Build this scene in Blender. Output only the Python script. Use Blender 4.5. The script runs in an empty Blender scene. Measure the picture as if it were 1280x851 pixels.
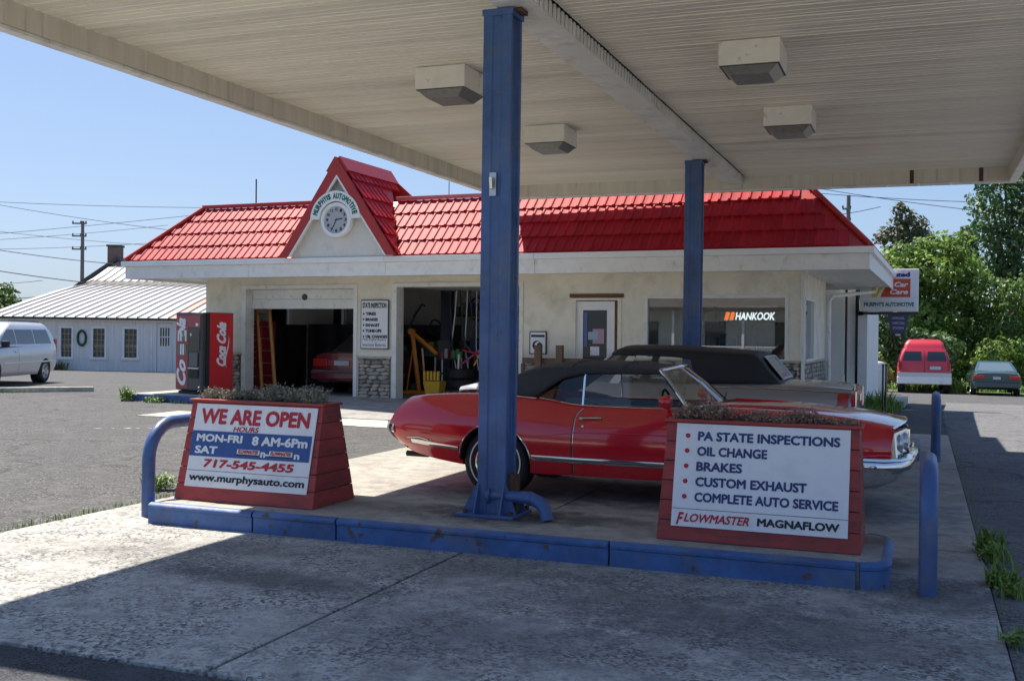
import bpy, bmesh, math, random
import numpy as np
from mathutils import Vector, Matrix
random.seed(7); np.random.seed(7)
SC = bpy.context.scene; COL = SC.collection
R = math.radians; PI = math.pi; TAU = 2*PI

# ---------------------------------------------------------------- camera
CAM_YAW, CAM_PITCH, CAM_ROLL = R(20.88), R(-0.411), R(0.793)
cd = bpy.data.cameras.new('camera'); cam = bpy.data.objects.new('camera', cd); COL.objects.link(cam)
fwd = Vector((-math.sin(CAM_YAW)*math.cos(CAM_PITCH), math.cos(CAM_YAW)*math.cos(CAM_PITCH), math.sin(CAM_PITCH)))
rgt = Vector((math.cos(CAM_YAW), math.sin(CAM_YAW), 0)); upv = rgt.cross(fwd)
r2 = rgt*math.cos(CAM_ROLL) + upv*math.sin(CAM_ROLL); u2 = upv*math.cos(CAM_ROLL) - rgt*math.sin(CAM_ROLL)
m3 = Matrix((r2, u2, -fwd)).transposed()
cam.matrix_world = Matrix.Translation((0, 0, 1.6)) @ m3.to_4x4()
cd.sensor_width = 36; cd.lens = 36*1341.3/1280; cd.clip_start = 0.1; cd.clip_end = 3000
SC.camera = cam
# ---------------------------------------------------------------- sky, sun, exposure
SUN_D = Vector((0.535, -0.27, -1.0)).normalized()
el = math.asin(-SUN_D.z); az = math.atan2(-SUN_D.x, -SUN_D.y)
w = bpy.data.worlds.new('World'); SC.world = w; w.use_nodes = True
wn = w.node_tree; sky = wn.nodes.new('ShaderNodeTexSky'); sky.sky_type = 'NISHITA'; sky.sun_disc = False
sky.sun_elevation = el; sky.sun_rotation = az; sky.air_density = 1.0; sky.dust_density = 1.0; sky.ozone_density = 1.0; sky.altitude = 0
# soft shoulder on the whole sky, so the band near the horizon keeps its blue as in the photograph
def vm(op, x, y):
    n = wn.nodes.new('ShaderNodeVectorMath'); n.operation = op
    for i, v in ((0, x), (1, y)):
        if isinstance(v, tuple): n.inputs[i].default_value = v
        else: wn.links.new(v, n.inputs[i])
    return n.outputs[0]
shoulder = vm('DIVIDE', vm('MULTIPLY', sky.outputs[0], (0.222, 0.265, 0.345)), vm('ADD', vm('MULTIPLY', sky.outputs[0], (.12, .12, .12)), (1, 1, 1)))
bg = wn.nodes['Background']; wn.links.new(shoulder, bg.inputs[0]); bg.inputs[1].default_value = 0.15
sl = bpy.data.lights.new('sun', 'SUN'); sl.energy = 2.0; sl.angle = R(0.53); sl.color = (0.93, 0.86, 0.76)
so = bpy.data.objects.new('sun', sl); COL.objects.link(so); so.rotation_euler = SUN_D.to_track_quat('-Z', 'Y').to_euler()
SC.render.engine = 'CYCLES'
SC.view_settings.view_transform = 'Standard'; SC.view_settings.look = 'None'; SC.view_settings.exposure = 2.25; SC.view_settings.gamma = 1
SC.cycles.max_bounces = 10; SC.cycles.diffuse_bounces = 8; SC.cycles.transparent_max_bounces = 16

# ---------------------------------------------------------------- materials
def mk(name, col, rough=0.6, metal=0.0, var=0.0, vscale=3.0, col2=None, bump=0.0, bscale=40.0, coat=0.0, spec=0.5,
       trans=0.0, alpha=1.0, emit=None, stretch=None, dirt=None, dscale=1.5, dlo=.45, dhi=.7, detail=6, orand=0., chips=None, cscale=9., clo=.66, leafy=0.):
    m = bpy.data.materials.new(name); m.use_nodes = True; nt = m.node_tree; N = nt.nodes; Lk = nt.links
    b = N['Principled BSDF']; b.inputs['Roughness'].default_value = rough; b.inputs['Metallic'].default_value = metal
    b.inputs['Coat Weight'].default_value = coat; b.inputs['Coat Roughness'].default_value = 0.04; b.inputs['Specular IOR Level'].default_value = spec
    b.inputs['Transmission Weight'].default_value = trans; b.inputs['Alpha'].default_value = alpha
    c4 = (*col, 1); b.inputs['Base Color'].default_value = c4
    tc = N.new('ShaderNodeTexCoord'); vec = tc.outputs['Object']
    geo = N.new('ShaderNodeNewGeometry'); vec = geo.outputs['Position']
    if stretch:
        mp = N.new('ShaderNodeMapping'); mp.inputs['Scale'].default_value = stretch; Lk.new(vec, mp.inputs[0]); vec = mp.outputs[0]
    out = None
    if var > 0 or col2:
        nz = N.new('ShaderNodeTexNoise'); nz.inputs['Scale'].default_value = vscale; nz.inputs['Detail'].default_value = detail; nz.inputs['Roughness'].default_value = .65
        Lk.new(vec, nz.inputs['Vector'])
        rp = N.new('ShaderNodeValToRGB'); rp.color_ramp.elements[0].position = .3; rp.color_ramp.elements[1].position = .7
        a = col2 if col2 else tuple(max(0, c*(1-var)) for c in col); bb = col if col2 else tuple(min(1, c*(1+var)) for c in col)
        rp.color_ramp.elements[0].color = (*a, 1); rp.color_ramp.elements[1].color = (*bb, 1)
        Lk.new(nz.outputs[0], rp.inputs[0]); out = rp.outputs[0]
    if dirt:
        nd = N.new('ShaderNodeTexNoise'); nd.inputs['Scale'].default_value = dscale; nd.inputs['Detail'].default_value = 8; nd.inputs['Roughness'].default_value = .7
        Lk.new(vec, nd.inputs['Vector'])
        rd = N.new('ShaderNodeMapRange'); rd.inputs[1].default_value = dlo; rd.inputs[2].default_value = dhi; Lk.new(nd.outputs[0], rd.inputs[0])
        mx = N.new('ShaderNodeMix'); mx.data_type = 'RGBA'; mx.inputs[7].default_value = (*dirt, 1)
        Lk.new(rd.outputs[0], mx.inputs[0])
        if out: Lk.new(out, mx.inputs[6])
        else: mx.inputs[6].default_value = c4
        out = mx.outputs[2]
    def layer(colr, scale, lo, hi, vv=vec):
        nd = N.new('ShaderNodeTexNoise'); nd.inputs['Scale'].default_value = scale; nd.inputs['Detail'].default_value = 9; nd.inputs['Roughness'].default_value = .68; Lk.new(vv, nd.inputs['Vector'])
        rd = N.new('ShaderNodeMapRange'); rd.inputs[1].default_value = lo; rd.inputs[2].default_value = hi; Lk.new(nd.outputs[0], rd.inputs[0])
        mx = N.new('ShaderNodeMix'); mx.data_type = 'RGBA'; mx.inputs[7].default_value = (*colr, 1); Lk.new(rd.outputs[0], mx.inputs[0])
        if out: Lk.new(out, mx.inputs[6])
        else: mx.inputs[6].default_value = c4
        return mx.outputs[2]
    if chips: out = layer(chips, cscale, clo, clo+.025, geo.outputs['Position'])
    if orand:
        oi = N.new('ShaderNodeObjectInfo'); mr = N.new('ShaderNodeMapRange'); mr.inputs[3].default_value = 1-orand; mr.inputs[4].default_value = 1+orand; Lk.new(oi.outputs['Random'], mr.inputs[0])
        sc = N.new('ShaderNodeVectorMath'); sc.operation = 'SCALE'; Lk.new(mr.outputs[0], sc.inputs['Scale'])
        if out: Lk.new(out, sc.inputs[0])
        else: sc.inputs[0].default_value = col
        out = sc.outputs[0]
    if out: Lk.new(out, b.inputs['Base Color'])
    if leafy:
        tl = N.new('ShaderNodeBsdfTranslucent'); ms = N.new('ShaderNodeMixShader'); ms.inputs[0].default_value = leafy; Lk.new(out, tl.inputs[0]); Lk.new(b.outputs[0], ms.inputs[1]); Lk.new(tl.outputs[0], ms.inputs[2])
        Lk.new(ms.outputs[0], [n for n in N if n.type == 'OUTPUT_MATERIAL'][0].inputs[0])
    if bump > 0:
        nb = N.new('ShaderNodeTexNoise'); nb.inputs['Scale'].default_value = bscale; nb.inputs['Detail'].default_value = 5; Lk.new(vec, nb.inputs['Vector'])
        bm_ = N.new('ShaderNodeBump'); bm_.inputs['Strength'].default_value = bump; bm_.inputs['Distance'].default_value = .02
        Lk.new(nb.outputs[0], bm_.inputs['Height']); Lk.new(bm_.outputs[0], b.inputs['Normal'])
    if emit:
        b.inputs['Emission Color'].default_value = (*emit[:3], 1); b.inputs['Emission Strength'].default_value = emit[3]
    return m

def ground_mat(name, base, dark, light, agg=120., rough=.9, stain=(.05,.05,.05), stain_amt=.6, crack=0., tint=None, sbias=.5, mid=1.0, blobs=()):
    """aggregate surface: voronoi grit, patchy tone, stains, cracks, bump"""
    m = bpy.data.materials.new(name); m.use_nodes = True; nt = m.node_tree; N = nt.nodes; L = nt.links
    b = N['Principled BSDF']; b.inputs['Roughness'].default_value = rough; b.inputs['Specular IOR Level'].default_value = .25
    geo = N.new('ShaderNodeNewGeometry'); P = geo.outputs['Position']
    def noise(s, d=6, r=.6):
        n = N.new('ShaderNodeTexNoise'); n.inputs['Scale'].default_value = s; n.inputs['Detail'].default_value = d; n.inputs['Roughness'].default_value = r; L.new(P, n.inputs['Vector']); return n.outputs[0]
    def rng(o, a, bb, c=0., d=1.):
        n = N.new('ShaderNodeMapRange'); n.inputs[1].default_value = a; n.inputs[2].default_value = bb; n.inputs[3].default_value = c; n.inputs[4].default_value = d; L.new(o, n.inputs[0]); return n.outputs[0]
    def mix(f, a, bb):
        n = N.new('ShaderNodeMix'); n.data_type = 'RGBA'
        if isinstance(f, float): n.inputs[0].default_value = f
        else: L.new(f, n.inputs[0])
        for i, v in ((6, a), (7, bb)):
            if isinstance(v, tuple): n.inputs[i].default_value = (*v, 1)
            else: L.new(v, n.inputs[i])
        return n.outputs[2]
    vo = N.new('ShaderNodeTexVoronoi'); vo.inputs['Scale'].default_value = agg; L.new(P, vo.inputs['Vector'])
    sep = N.new('ShaderNodeSeparateColor'); L.new(vo.outputs['Color'], sep.inputs[0])
    c = mix(rng(noise(.9, 5), .35, .65), base, tuple(x*1.22 for x in base))
    c = mix(rng(noise(6.0, 6, .7), .42, .62), c, tuple(x*.8 for x in base))
    def mul(a, b):
        n = N.new('ShaderNodeMath'); n.operation = 'MULTIPLY'; L.new(a, n.inputs[0]); L.new(b, n.inputs[1]); return n.outputs[0]
    worn = rng(noise(1.7, 7, .68), .40, .58, .18, 1.0)
    c = mix(mul(rng(sep.outputs[0], .58, .8, 0, .9*mid), worn), c, dark)
    c = mix(mul(rng(sep.outputs[1], .78, .92, 0, .75*mid), worn), c, light)
    c = mix(mul(rng(noise(agg*.42, 3), .48, .66, 0, .75*mid), worn), c, dark)
    c = mix(rng(noise(2.3, 8, .72), .54, .68, 0, .60), c, stain)
    c = mix(rng(noise(.55, 7, .62), sbias, sbias+.22, 0, stain_amt), c, stain)
    for (bx_, by_, rx_, ry_, am_, cc_) in blobs:      # oil and soot stains, each with its own ragged outline
        s1 = N.new('ShaderNodeVectorMath'); s1.operation = 'SUBTRACT'; L.new(P, s1.inputs[0]); s1.inputs[1].default_value = (bx_, by_, 0)
        s2 = N.new('ShaderNodeVectorMath'); s2.operation = 'MULTIPLY'; L.new(s1.outputs[0], s2.inputs[0]); s2.inputs[1].default_value = (.62/rx_, .62/ry_, 0)
        s3 = N.new('ShaderNodeVectorMath'); s3.operation = 'LENGTH'; L.new(s2.outputs[0], s3.inputs[0])
        s4 = N.new('ShaderNodeMath'); s4.operation = 'MULTIPLY_ADD'; L.new(noise(4.5, 7, .7), s4.inputs[0]); s4.inputs[1].default_value = 1.9; L.new(s3.outputs['Value'], s4.inputs[2])
        c = mix(rng(s4.outputs[0], 1.25, 1.95, am_, 0), c, cc_)
    if crack:
        v2 = N.new('ShaderNodeTexVoronoi'); v2.feature = 'DISTANCE_TO_EDGE'; v2.inputs['Scale'].default_value = .33
        wrp = N.new('ShaderNodeTexNoise'); wrp.inputs['Scale'].default_value = 1.3; wrp.inputs['Detail'].default_value = 6; L.new(P, wrp.inputs['Vector'])
        ad = N.new('ShaderNodeVectorMath'); ad.operation = 'MULTIPLY_ADD'; ad.inputs[1].default_value = (.9, .9, .9); L.new(wrp.outputs[1], ad.inputs[0]); L.new(P, ad.inputs[2])
        L.new(ad.outputs[0], v2.inputs['Vector'])
        c = mix(rng(v2.outputs['Distance'], .004, .012, crack, 0), c, tuple(x*.4 for x in dark))
    L.new(c, b.inputs['Base Color'])
    bm_ = N.new('ShaderNodeBump'); bm_.inputs['Strength'].default_value = .55; bm_.inputs['Distance'].default_value = .008
    L.new(vo.outputs['Distance'], bm_.inputs['Height']); L.new(bm_.outputs[0], b.inputs['Normal'])
    return m

def glassm(name, col=(.9,.95,.95), rough=0.0, alpha=.25, spec=.5):
    """thin glass: mostly see-through with a real fresnel reflection"""
    m = bpy.data.materials.new(name); m.use_nodes = True; nt = m.node_tree; N = nt.nodes; L = nt.links
    for n in list(N):
        if n.type != 'OUTPUT_MATERIAL': N.remove(n)
    out = [n for n in N if n.type == 'OUTPUT_MATERIAL'][0]
    t = N.new('ShaderNodeBsdfTransparent'); t.inputs[0].default_value = (*col, 1)
    g = N.new('ShaderNodeBsdfGlossy'); g.inputs['Roughness'].default_value = rough
    fr = N.new('ShaderNodeFresnel'); fr.inputs[0].default_value = 1.5
    ma = N.new('ShaderNodeMath'); ma.operation = 'MULTIPLY_ADD'; ma.inputs[1].default_value = 1.6; ma.inputs[2].default_value = alpha; ma.use_clamp = True
    L.new(fr.outputs[0], ma.inputs[0]); mx = N.new('ShaderNodeMixShader'); L.new(ma.outputs[0], mx.inputs[0]); L.new(t.outputs[0], mx.inputs[1]); L.new(g.outputs[0], mx.inputs[2]); L.new(mx.outputs[0], out.inputs[0])
    return m

M = {}
M['asphalt'] = ground_mat('old grey asphalt', (.105,.105,.103), (.035,.035,.036), (.27,.27,.265), 60, stain=(.07,.07,.075), stain_amt=.55, crack=.35)
M['asphalt_dark'] = ground_mat('fresh dark asphalt', (.075,.08,.09), (.02,.02,.022), (.12,.12,.12), 110, stain=(.03,.03,.03), stain_amt=.4)
M['pad_rough'] = ground_mat('exposed aggregate concrete', (.45,.44,.41), (.09,.09,.09), (.62,.61,.59), 52, stain=(.14,.14,.135), stain_amt=.6, sbias=.50, blobs=[(-3.95,5.87,.75,.22,.75,(.09,.09,.09)),(-4.6,6.6,.5,.25,.5,(.13,.13,.12)),(-.55,5.9,.9,.5,.6,(.10,.10,.10)),(-1.5,6.3,.7,.5,.55,(.11,.11,.11)),(-2.1,5.2,.8,.35,.5,(.12,.12,.12)),(.1,7.3,.4,.5,.7,(.09,.09,.085)),(-2.8,6.8,.9,.3,.45,(.12,.12,.12)),(-5.2,6.2,.6,.3,.45,(.14,.14,.13))])
M['pad'] = ground_mat('worn concrete', (.41,.39,.35), (.22,.21,.185), (.54,.52,.46), 140, stain=(.18,.165,.145), stain_amt=.5, mid=.35, blobs=[(-3.1,7.85,.55,.35,.85,(.05,.045,.04)),(-2.45,7.95,.5,.2,.6,(.07,.06,.05)),(-3.9,9.9,.9,.5,.6,(.10,.095,.085)),(-1.8,10.4,1.6,.7,.6,(.08,.075,.07)),(-.3,8.05,.3,.2,.6,(.12,.09,.07)),(-4.0,7.9,.6,.2,.4,(.14,.12,.10)),(-.6,12.5,.9,.8,.4,(.14,.13,.12))])
M['apron'] = ground_mat('apron concrete', (.36,.35,.33), (.2,.2,.19), (.5,.5,.46), 90, stain=(.12,.12,.12), stain_amt=.5, mid=.4)
M['pale_concrete'] = ground_mat('pale concrete', (.52,.50,.43), (.3,.3,.26), (.62,.6,.55), 90, stain=(.25,.24,.2), stain_amt=.4, mid=.4)
M['joint'] = mk('joint filler', (.035,.035,.035), .95)
M['soil'] = mk('dry soil', (.10,.08,.06), .95, var=.4, vscale=30)
M['blue'] = mk('worn blue paint', (.044,.105,.27), .42, var=.32, vscale=3, dirt=(.10,.13,.21), dscale=2.2, dlo=.5, dhi=.72, bump=.08, bscale=18, coat=.1, chips=(.09,.045,.03), cscale=7, clo=.655)
M['blue_curb'] = mk('chipped blue curb paint', (.050,.125,.32), .5, var=.35, vscale=4, dirt=(.13,.15,.20), dscale=2.6, dlo=.5, dhi=.72, bump=.2, bscale=24, chips=(.10,.065,.045), cscale=6, clo=.60)
M['rust'] = mk('rusty steel', (.10,.05,.03), .85, var=.5, vscale=20, bump=.3, bscale=60)
M['soffit'] = mk('stained soffit metal', (.78,.74,.63), .45, orand=.07, var=.06, vscale=.8, dirt=(.56,.52,.44), dscale=1.2, dlo=.5, dhi=.8, stretch=(.25,3,3), coat=.1)
M['fascia_c'] = mk('stained canopy fascia', (.66,.62,.53), .6, orand=.08, var=.12, vscale=2, dirt=(.26,.23,.18), dscale=3, dlo=.56, dhi=.8, stretch=(3,3,.25))
M['beam'] = mk('galvanised beam cladding', (.80,.80,.77), .45, var=.10, vscale=2, dirt=(.38,.36,.31), dscale=2.5, dlo=.5, dhi=.8, metal=.2)
M['fixture'] = mk('dull white fixture', (.76,.75,.68), .5, var=.08, vscale=6, dirt=(.25,.22,.18), dscale=6, dlo=.6, dhi=.75)
M['lens'] = mk('grey fixture lens', (.20,.20,.19), .25, var=.2, vscale=20)
M['maroon'] = mk('maroon painted boards', (.34,.045,.040), .6, orand=.13, chips=(.16,.10,.08), cscale=12, clo=.69, var=.22, vscale=7, bump=.15, bscale=60, stretch=(.5,.5,3), dirt=(.12,.04,.035), dscale=4, dlo=.5, dhi=.7)
M['banner'] = mk('grey white sign board', (.80,.81,.83), .35, var=.03, vscale=3, dirt=(.66,.66,.66), dscale=4, dlo=.5, dhi=.8)
M['ink_red'] = mk('red lettering', (.48,.015,.03), .45)
M['ink_blue'] = mk('navy lettering', (.025,.04,.16), .45)
M['ink_black'] = mk('black lettering', (.015,.015,.018), .45)
M['ink_white'] = mk('white lettering', (.78,.80,.82), .45)
M['ink_green'] = mk('green lettering', (.02,.16,.10), .5)
M['band_blue'] = mk('blue sign band', (.03,.085,.28), .4)
M['roof_red'] = mk('glossy red metal tile', (.42,.017,.027), .57, orand=.16, var=.2, vscale=2.5, coat=.0, spec=.2, dirt=(.28,.03,.03), dscale=2.5, dlo=.5, dhi=.8, bump=.02, bscale=20)
M['roof_cap'] = mk('pale red cap', (.55,.16,.15), .3, var=.12, vscale=3, coat=.4)  # paler red than the trim
M['trim_red'] = mk('red trim', (.40,.025,.02), .4, var=.12, vscale=3)
M['stucco'] = mk('cream stucco', (.82,.775,.65), .9, var=.10, vscale=1.6, bump=.8, bscale=6, dirt=(.60,.54,.41), dscale=2.0, dlo=.5, dhi=.75)
M['white_wall'] = mk('white stucco gable', (.70,.69,.64), .85, var=.06, vscale=2, bump=.3, bscale=12, dirt=(.5,.48,.43), dscale=1.5, dlo=.55, dhi=.8)
M['white'] = mk('white painted metal', (.82,.83,.82), .45, var=.05, vscale=2, dirt=(.5,.5,.46), dscale=2, dlo=.6, dhi=.85)
M['white_trim'] = mk('weathered white trim', (.80,.80,.76), .55, var=.07, vscale=4, dirt=(.45,.43,.36), dscale=5, dlo=.55, dhi=.8)
M['siding'] = mk('pale grey barn boards', (.74,.74,.72), .8, var=.10, vscale=2, stretch=(8,8,.5), dirt=(.33,.30,.24), dscale=.6, dlo=.6, dhi=.8)
M['barnroof'] = mk('pale standing seam roof', (.47,.465,.45), .42, var=.12, vscale=.7, dirt=(.40,.34,.30), dscale=.5, dlo=.6, dhi=.75, metal=.15)
M['barnrust'] = mk('rusting roof metal', (.50,.26,.20), .6, var=.2, vscale=1.5)
M['concrete_w'] = mk('interior wall', (.80,.80,.77), .9, var=.1, vscale=1)
M['black'] = mk('matte black', (.02,.02,.021), .7)
M['black_gloss'] = mk('gloss black', (.012,.012,.014), .2, coat=.5)
M['darkgrey'] = mk('dark grey plastic', (.045,.05,.055), .4)
M['tyre'] = mk('tyre rubber', (.020,.020,.021), .75, var=.2, vscale=20)
M['chrome'] = mk('chrome', (.72,.73,.74), .10, metal=1.0)
M['alu'] = mk('aluminium', (.55,.56,.57), .3, metal=.9)
M['car_red'] = mk('deep red car paint', (.62,.006,.020), .16, coat=1.0, spec=.6)
M['car_silver'] = mk('silver grey car paint', (.30,.31,.325), .28, metal=.5, coat=1.0)
M['car_white'] = mk('pale silver van paint', (.60,.62,.63), .3, metal=.25, coat=.8)
M['car_green'] = mk('dark green car paint', (.028,.07,.075), .25, coat=1.0)
M['car_maroon'] = mk('maroon car paint', (.15,.006,.012), .25, coat=1.0)
M['van_red'] = mk('red van paint', (.60,.035,.06), .35, coat=.6)
M['softtop'] = mk('black canvas', (.04,.042,.048), .75, var=.15, vscale=20, bump=.2, bscale=300)
M['softtop_black'] = mk('jet black vinyl', (.010,.010,.011), .6, bump=.1, bscale=100)
M['glass'] = glassm('clear glass', (.95,.97,.96), 0, .0)
M['glass_win'] = glassm('shop window glass', (.84,.88,.87), 0, .15)
M['glass_dark'] = mk('dark car glass', (.02,.028,.03), .05, coat=.5, spec=.8)
M['lamp_red'] = mk('red lamp lens', (.45,.015,.012), .2, coat=.6)
M['lamp_amber'] = mk('amber lens', (.6,.2,.03), .2, coat=.6)
M['plate'] = mk('licence plate', (.55,.56,.62), .5)
M['vinyl'] = mk('dark vinyl seat', (.03,.03,.033), .5)
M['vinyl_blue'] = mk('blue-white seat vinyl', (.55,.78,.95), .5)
M['coke'] = mk('bright red panel', (.62,.018,.022), .35, coat=.4)
M['coke_dark'] = mk('crimson panel', (.32,.02,.035), .35, coat=.3)
M['orange'] = mk('orange enamel', (.62,.22,.02), .45, var=.15, vscale=12)
M['yellow'] = mk('yellow plastic', (.70,.42,.03), .5, var=.15, vscale=20)
M['wood'] = mk('weathered wood', (.16,.10,.065), .8, var=.3, vscale=12, stretch=(4,4,.5))
M['wood_or'] = mk('orange fibreglass ladder', (.62,.30,.09), .6, var=.15, vscale=10)
M['brown_trim'] = mk('bare brown trim', (.16,.075,.035), .8, var=.3, vscale=15)
M['brick'] = mk('old brick', (.24,.16,.12), .9, var=.25, vscale=3)
M['slate'] = mk('dark slate', (.10,.085,.08), .8, var=.25, vscale=2)
M['rubble'] = mk('pale rubble wall', (.32,.30,.26), .9, var=.2, vscale=1)
M['pole'] = mk('utility pole timber', (.20,.18,.16), .9, var=.2, vscale=3)
M['wire'] = mk('wire', (.03,.03,.035), .7)
M['bark'] = mk('bark', (.11,.085,.06), .9, var=.3, vscale=6, bump=.4, bscale=20)
M['leaf'] = mk('leaf green', (.16,.26,.05), .5, leafy=.35, col2=(.05,.11,.025), var=.3, vscale=.7)
M['leaf_bright'] = mk('bright leaf green', (.26,.39,.07), .5, leafy=.4, col2=(.09,.17,.035), var=.3, vscale=.8)
M['leaf_dark'] = mk('dark reddish leaf', (.14,.125,.055), .6, leafy=.3, col2=(.06,.085,.03), var=.3, vscale=.8)
M['leaf_blue'] = mk('blue green leaf', (.12,.22,.07), .5, leafy=.35, col2=(.05,.11,.04), var=.3, vscale=.8)
M['weed'] = mk('weed green', (.24,.36,.06), .6, col2=(.13,.22,.04), var=.3, vscale=8)
M['dry_brown'] = mk('dry brown stems', (.40,.29,.22), .85, col2=(.20,.13,.10), var=.3, vscale=25)
M['dry_grey'] = mk('grey green dry leaves', (.36,.36,.29), .85, col2=(.16,.15,.12), var=.3, vscale=25)
M['stone_a'] = mk('grey brown fieldstone', (.40,.36,.30), .85, var=.25, vscale=9, bump=.4, bscale=30)
M['stone_b'] = mk('tan fieldstone', (.50,.43,.33), .85, var=.25, vscale=9, bump=.4, bscale=30)
M['stone_c'] = mk('slate fieldstone', (.25,.235,.215), .85, var=.25, vscale=9, bump=.4, bscale=30)
M['mortar'] = mk('mortar', (.13,.12,.105), .95, var=.15, vscale=20)
M['sign_orange'] = mk('orange red sign face', (.62,.07,.015), .4)
M['sign_yellow'] = mk('yellow sign face', (.75,.60,.02), .4)
M['tank'] = mk('white tank', (.62,.64,.60), .5, var=.06, vscale=2)
M['teal'] = mk('dark teal sign', (.02,.05,.055), .35)

# ---------------------------------------------------------------- mesh helpers
class MB:
    def __init__(s): s.v = []; s.f = []
    def quad(s, a, b, c, d):
        n = len(s.v); s.v += [tuple(a), tuple(b), tuple(c), tuple(d)]; s.f.append((n, n+1, n+2, n+3)); return s
    def poly(s, pts):
        n = len(s.v); s.v += [tuple(p) for p in pts]; s.f.append(tuple(range(n, n+len(pts)))); return s
    def box(s, x0, x1, y0, y1, z0, z1, mat=None):
        n = len(s.v)
        pts = [(x0,y0,z0),(x1,y0,z0),(x1,y1,z0),(x0,y1,z0),(x0,y0,z1),(x1,y0,z1),(x1,y1,z1),(x0,y1,z1)]
        if mat is not None: pts = [tuple(mat @ Vector(p)) for p in pts]
        s.v += pts
        s.f += [(n+3,n+2,n+1,n),(n+4,n+5,n+6,n+7),(n,n+1,n+5,n+4),(n+1,n+2,n+6,n+5),(n+2,n+3,n+7,n+6),(n+3,n,n+4,n+7)]; return s
    def hexa(s, b, t):           # bottom 4, top 4 (ccw)
        n = len(s.v); s.v += [tuple(p) for p in b] + [tuple(p) for p in t]
        s.f += [(n+3,n+2,n+1,n),(n+4,n+5,n+6,n+7),(n,n+1,n+5,n+4),(n+1,n+2,n+6,n+5),(n+2,n+3,n+7,n+6),(n+3,n,n+4,n+7)]; return s
    def prism(s, poly, d):       # poly of 3d points, extruded by vector d
        n = len(s.v); k = len(poly); d = Vector(d)
        s.v += [tuple(Vector(p)) for p in poly] + [tuple(Vector(p)+d) for p in poly]
        s.f.append(tuple(range(n+k-1, n-1, -1))); s.f.append(tuple(range(n+k, n+2*k)))
        for i in range(k): j = (i+1) % k; s.f.append((n+i, n+j, n+k+j, n+k+i))
        return s
    def tube(s, path, r, seg=10, caps=True):
        path = [Vector(p) for p in path]; rr = r if isinstance(r, (list, tuple)) else [r]*len(path)
        n0 = len(s.v); up = None
        for i, p in enumerate(path):
            d = (path[min(i+1, len(path)-1)] - path[max(i-1, 0)]).normalized()
            if up is None:
                up = Vector((0,0,1)) if abs(d.z) < .9 else Vector((1,0,0))
            a = d.cross(up).normalized(); b = a.cross(d).normalized(); up = b
            for k in range(seg):
                t = TAU*k/seg; s.v.append(tuple(p + (a*math.cos(t)+b*math.sin(t))*rr[i]))
        for i in range(len(path)-1):
            for k in range(seg):
                j = (k+1) % seg; A = n0+i*seg; B = A+seg
                s.f.append((A+k, A+j, B+j, B+k))
        if caps:
            s.f.append(tuple(range(n0, n0+seg))); e = n0+(len(path)-1)*seg; s.f.append(tuple(range(e+seg-1, e-1, -1)))
        return s
    def lathe(s, prof, seg=24, axis='z', c=(0,0,0), cap=True):      # prof: (r, h)
        n0 = len(s.v); c = Vector(c)
        for r, h in prof:
            for k in range(seg):
                t = TAU*k/seg; a, b = r*math.cos(t), r*math.sin(t)
                p = {'z': (a,b,h), 'y': (a,h,b), 'x': (h,a,b)}[axis]; s.v.append(tuple(c+Vector(p)))
        for i in range(len(prof)-1):
            for k in range(seg):
                j = (k+1) % seg; A = n0+i*seg; B = A+seg; s.f.append((A+k, A+j, B+j, B+k))
        if cap: s.f.append(tuple(range(n0, n0+seg))); e = n0+(len(prof)-1)*seg; s.f.append(tuple(range(e+seg-1, e-1, -1)))
        return s
    def grid(s, rows, closed=False, cap=False):           # rows: list of lists of points
        n0 = len(s.v); k = len(rows[0])
        for r in rows: s.v += [tuple(p) for p in r]
        for i in range(len(rows)-1):
            for j in range(k if closed else k-1):
                jj = (j+1) % k; A = n0+i*k; B = A+k; s.f.append((A+j, A+jj, B+jj, B+j))
        if cap: s.f.append(tuple(range(n0+k-1, n0-1, -1))); e = n0+(len(rows)-1)*k; s.f.append(tuple(range(e, e+k)))
        return s
    def mesh(s, name, smooth=None, fix=True):
        me = bpy.data.meshes.new(name); me.from_pydata(s.v, [], s.f); me.update()
        if fix:
            bm = bmesh.new(); bm.from_mesh(me); bmesh.ops.remove_doubles(bm, verts=bm.verts, dist=1e-5); bmesh.ops.recalc_face_normals(bm, faces=bm.faces); bm.to_mesh(me); bm.free()
        if smooth is not None:
            me.shade_smooth(); me.set_sharp_from_angle(angle=R(smooth))
        return me
    def build(s, name, mat, parent=None, smooth=None, bevel=0, fix=True, seg=2):
        me = s.mesh(name, smooth, fix); me.materials.append(mat)
        return link(name, me, parent, bevel, seg)

def link(name, me, parent=None, bevel=0, seg=2):
    o = bpy.data.objects.new(name, me); COL.objects.link(o)
    if parent: o.parent = parent
    if bevel:
        b = o.modifiers.new('bevel', 'BEVEL'); b.width = bevel; b.segments = seg; b.limit_method = 'ANGLE'; b.angle_limit = R(35)
    return o
def box(name, mat, parent, x0, x1, y0, y1, z0, z1, bevel=0): return MB().box(x0,x1,y0,y1,z0,z1).build(name, mat, parent, bevel=bevel)
def tag(o, label, cat, group=None, kind=None):
    if label: o['label'] = label
    if cat: o['category'] = cat
    if group: o['group'] = group
    if kind: o['kind'] = kind
    return o
def thing(name, label, cat, mat=None, loc=(0,0,0), rotz=0, group=None):
    o = bpy.data.objects.new(name, None); COL.objects.link(o); o.empty_display_size = .2
    if mat is not None: o.matrix_world = mat
    else: o.location = loc; o.rotation_euler = (0,0,rotz)
    return tag(o, label, cat, group)
def struct(name, mb, mat, **k):
    o = mb.build(name, mat, **k); o['kind'] = 'structure'; return o
def T(x, y, z): return Matrix.Translation((x, y, z))
def RX(a): return Matrix.Rotation(a, 4, 'X')
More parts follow.
